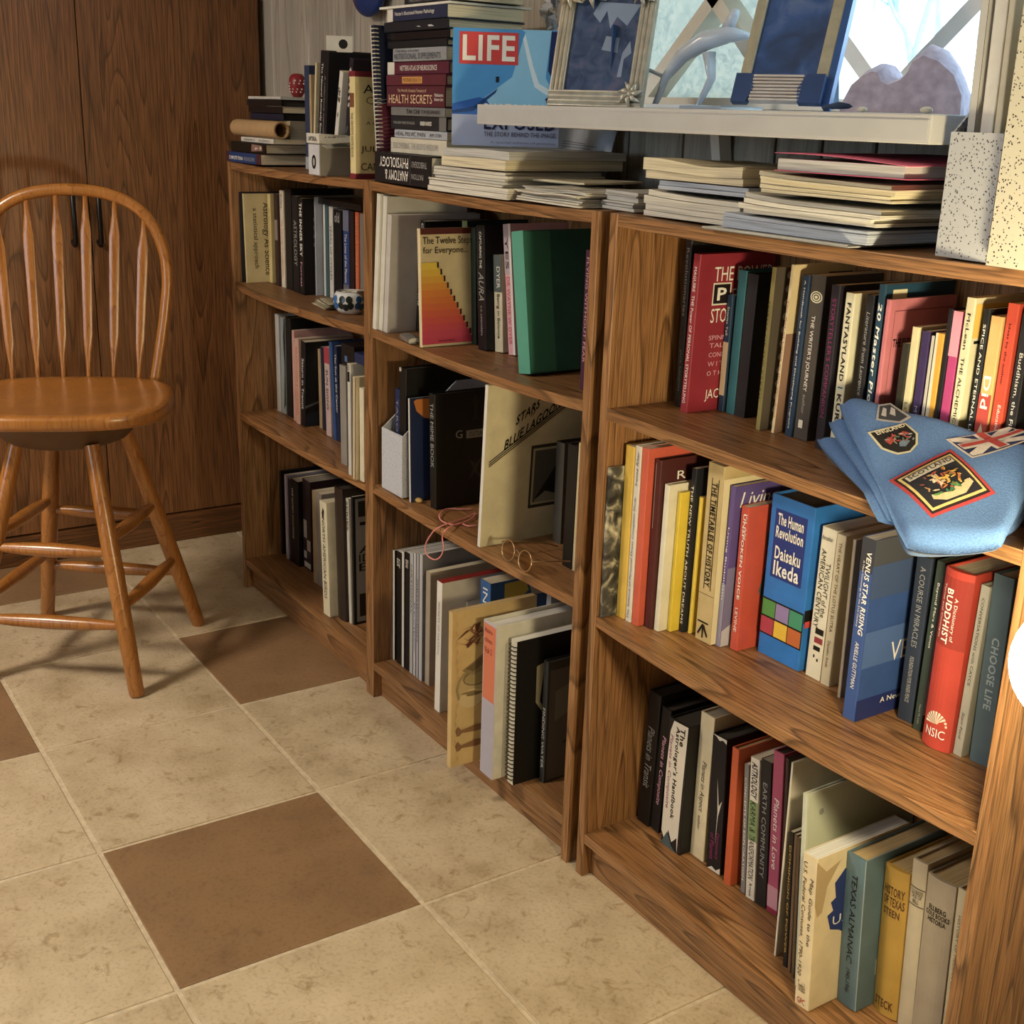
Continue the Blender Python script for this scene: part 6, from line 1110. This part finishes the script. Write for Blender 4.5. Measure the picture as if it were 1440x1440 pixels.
gp = patch('grey_patch', P, [([(0, .2), (.45, 1), (.8, 1), (1, .1), (.6, -.1)], 'a8a6a4'), ([(.1, .25), (.45, .9), (.75, .9), (.9, .15), (.6, .0)], '3a3c44'), ([(.25, .4), (.5, .8), (.55, .7), (.35, .3)], 'b4b2b0'), ([(.5, .4), (.7, .75), (.75, .6), (.6, .25)], 'b4b2b0')])
# ------------------------------------------------------------------ painted pot, card and pamphlets (upper shelf, bookcase by cabinet)
zpot = sag_z(1, 1, .575)+.002; pxx = .582; pyy = .078
pot = thing('painted_pot', 'small white pot painted with blue and black petals', 'pot', (pxx, pyy, zpot)); pot.scale = (1.18, 1.18, 1.0)
MB().lathe([(.0001, .0), (.022, .0), (.031, .012), (.035, .028), (.033, .044), (.028, .053), (.026, .053), (.031, .043), (.032, .028), (.028, .014), (.0001, .008)], 28).build('body', pm('d2d4d2', .25, .05), pot, True); pot_body = pot.children[0]
def petal(a0, z0, wa, wz, c, e=.0008, n=10):
    def rad(z):
        pf = [(.022, .0), (.031, .012), (.035, .028), (.033, .044), (.028, .053)]
        for (r1, q1), (r2, q2) in zip(pf, pf[1:]):
            if q1 <= z <= q2: return r1+(r2-r1)*(z-q1)/(q2-q1)
        return .03
    mb = MB(); vs = []
    for k in range(n):
        a = a0+wa*math.cos(k*6.283/n); z = min(.052, max(.001, z0+wz*math.sin(k*6.283/n))); vs.append(((rad(z)+e)*math.cos(a), (rad(z)+e)*math.sin(a), z))
    vs.append(((rad(z0)+e)*math.cos(a0), (rad(z0)+e)*math.sin(a0), z0)); mb.add(vs, [(k, (k+1) % n, n) for k in range(n)]); mb.build('petal', pm(c, .25, .2, 80), pot_body)
for a0, c in ((-1.75, '2a6cae'), (-.75, '1a2420'), (.3, '1f5a90')):
    for da, z in ((-.22, .037), (.22, .037), (0, .018), (-.3, .022), (.3, .022)): petal(a0+da, z, .2, .009, c)
book('folded patterned card resting over the painted pot', pxx-.03, pyy-.012, zpot+.055, .0035, .075, .05, 'cfc8b8', 'loose cards on the upper shelf', flat=-1, hard=0, lean=-.12, yaw=R(6), name='greeting_card', cat='card', tx=[S('NOW', .3, .7, 'k', .1, .9)])
rn = random.Random(4)
for k in range(5):
    r = thing('folded_leaflet', ['sandy folded leaflet at the bottom of the heap by painted pot', 'olive folded leaflet second in the heap by painted pot', 'pale tan folded leaflet midway in the heap by painted pot', 'dark olive folded leaflet high in the heap by painted pot', 'grey tan folded leaflet topmost of the heap by painted pot'][k], 'leaflet', (.40+.012*k, .058+.004*(k % 2), sag_z(1, 1, .45)+.0015+.0042*k), (0, 0, R(rn.uniform(-14, 14))), 'leaflets heaped beside the painted pot')
    MB().slab(lambda u, v: (u*.105, v*.055, .0035+.006*abs(u-.5)*(k % 3)*.4+.001*math.sin(v*6)), 6, 4, .003).build('paper', pm(['a59a80', '8f8468', 'b0a68c', '5c543e', '9a9078'][k], .8, .4, 70), r, True)
# flat things laid over the rows
q_ = [SPOT[(1, 1, k)] for k in ('teal', 'wh', 'old', 'blue', 'dkred', 'orange', 'grey')]; zu = max(v[2]+v[4] for v in q_)+.0015
book('dark grey plastic folder laid flat over the row on upper shelf', q_[0][0]-.02, .14, zu, .016, .26, .135, '2c2a2c', GT, flat=-1, hard=0, rough=.2, pg='k')
q_ = SPOT[(1, 2, 'grey')]; g2 = thing('black_box', 'small black box with blue label on the grey slipcase', 'box', (q_[0]-.012, q_[1]+.01, q_[2]+q_[4]+.0008))
MB().box(0, 0, 0, .07, .1, .05).build('carton', pm('171718', .4), g2, bevel=.001); MB().box(.02, -.0006, .008, .034, 0, .022).build('label_sticker', pm('4a6a9a', .5), g2)
q_ = [SPOT[(1, 2, k)] for k in ('white', 'cream2', 'cream3')]; zu = max(v[2]+v[4] for v in q_)+.001
book('navy paperback laid flat above ivory books on middle shelf', q_[0][0]+.003, .02, zu, .024, .085, .16, '1d2a50', GT, flat=-1, hard=0)
# ------------------------------------------------------------------ centre bookcase small things
zf = sag_z(2, 2, .87)+.0005; ff = SPOT[(2, 2, 'navyo')]
gsp = speckle('grey_blue_speckled_card', 'b9bcc4', '4a4c54', 260, .40)
fx0 = .8735; fwid = .098
mag_file('pale grey speckled file holding navy book on middle shelf', fx0, .012, zf, fwid, .22, .142, .255, gsp)
book('navy hardcover standing in the pale grey speckled file', fx0+.03, .03, zf+.0035, .022, .232, .16, '1c2a58', 'books in the pale grey speckled file', pg='w', tx=[S('TAROT', .5, .9, 's', .3, .7)])
book('tall black folder standing in the pale grey speckled file', fx0+.058, .026, zf+.0035, .03, .285, .17, '161616', 'books in the pale grey speckled file', pg='k', pt=[('s', (0, .97, .3, 1), 'b0aca0')], lean=.0)
book('dark brown hardcover standing in the pale grey speckled file', fx0+.008, .06, zf+.0035, .016, .245, .14, '2c211a', 'books in the pale grey speckled file', pg='k')
o = MB().sphere((0, 0, .0055), .011, 12, 8, 0, (1, .7, .5)).build('yellow_pebble', pm('b8924a', .5, .25, 90), None, True); p_ = hit(589, 704, 2, zf); o.location = (p_.x, max(.012, p_.y), sag_z(2, 2, p_.x)+.0003); tag(o, 'small amber pebble in front of the silver-lettered black book', 'pebble')
# pink cord looping over the shelf edge
def cord_pt(u, v, lift=.003):
    z = sag_z(2, 2, 1.2)+lift
    for _ in range(5): p = hit(u, v, 2, z); z = sag_z(2, 2, p.x)+lift
    if p.y < -.004: q = hit(u, v, 1, -.009); return q
    return p
cpx = [(664, 716), (650, 716), (628, 716), (618, 724), (622, 733), (640, 738), (662, 730), (668, 722), (650, 730), (625, 738), (612, 745), (606, 752), (600, 762), (598, 772), (602, 782), (612, 787), (620, 782), (624, 770), (622, 755), (628, 744), (645, 736), (660, 740), (671, 738)]
cpts = cr_spline([cord_pt(u, v, .003+.0009*(k % 4)) for k, (u, v) in enumerate(cpx)], 5)
cdt = MB().tube(cpts, .0016, 6).build('cord', pm('e08a84', .5), None, True); tag(cdt, 'coral pink cord coiled on and hanging over shelf edge', 'cord')
# spectacles
zg = sag_z(2, 2, 1.52)+.0008; gp_ = hit(752, 788, 2, zg+.02)
gr = thing('spectacles', 'thin gold wire spectacles lying open in front of cream booklet', 'glasses', (X(735, .02, zg+.02), .008, zg), (0, 0, R(-4)))
wire = pm('a8845c', .3, .1, 50, .5, .6)
lensm, N, L, b = newmat('spectacle_lens'); N.remove(b); tr_ = N.new('ShaderNodeBsdfTransparent'); tr_.inputs[0].default_value = (.88, .84, .8, 1); gl_ = N.new('ShaderNodeBsdfGlossy'); gl_.inputs['Roughness'].default_value = .05; mx = N.new('ShaderNodeMixShader'); mx.inputs[0].default_value = .2
L.new(tr_.outputs[0], mx.inputs[1]); L.new(gl_.outputs[0], mx.inputs[2]); L.new(mx.outputs[0], N['Material Output'].inputs[0])
for s in (-1, 1):
    cx = s*.033; ring = [(cx+.024*math.cos(a*.349), -.002*abs(s)+.004*math.sin(a*.349), .0205+.0195*math.sin(a*.349)) for a in range(19)]
    MB().tube(ring, .0016, 6, cap=False).build('rim', wire, gr, True)
    MB().add(ring[:18], [tuple(range(18))]).build('lens', lensm, [c for c in gr.children if c.name.startswith('rim')][-1])
    MB().tube(cr_spline([(cx+s*.024, 0, .028), (cx+s*.03, .004, .028), (cx+s*.03, .05, .022), (cx+s*.024, .1, .012), (cx+s*.022, .125, .003)], 4), .0015, 6).build('temple', wire, gr, True)
MB().tube(cr_spline([(-.0095, 0, .024), (-.004, -.001, .03), (.004, -.001, .03), (.0095, 0, .024)], 4), .0011, 6).build('bridge', wire, gr, True)
# little silver case
o_ = thing('silver_case', 'small silver case lying in front of pale grey folder', 'case', (X(562, .012, .908), .012, sag_z(2, 1, .98)+.0008), (0, 0, R(-12)))
MB().slab(lambda u, v: (u*.07, v*.03, .009+.003*math.sin(math.pi*v)), 4, 4, .008).build('lid', pm('b4b2ac', .25, .1, 40, .5, .7), o_, True, auto=40); MB().box(.001, .001, 0, .069, .029, .002).build('base', pm('6a6864', .35, .1, 40, .5, .6), o_)
# crumpled paper and card above the binder
zc = SPOT[(2, 3, 'binder')]
cp = thing('crumpled_paper', 'crumpled grey paper stuffed behind the white ring binder', 'paper', (zc[0]-.022, .12, SB+.0004))
rn = random.Random(12)
MB().slab(lambda u, v: (u*.016, v*.14, .405-.05*v+.012*math.sin(v*9+u*4)+.008*math.sin(u*13)), 6, 10, lambda u, v: .403-.05*v+.012*math.sin(v*9+u*4)+.008*math.sin(u*13)).build('paper', pm('9a9aa0', .85, .2, 30), cp, True, auto=40)
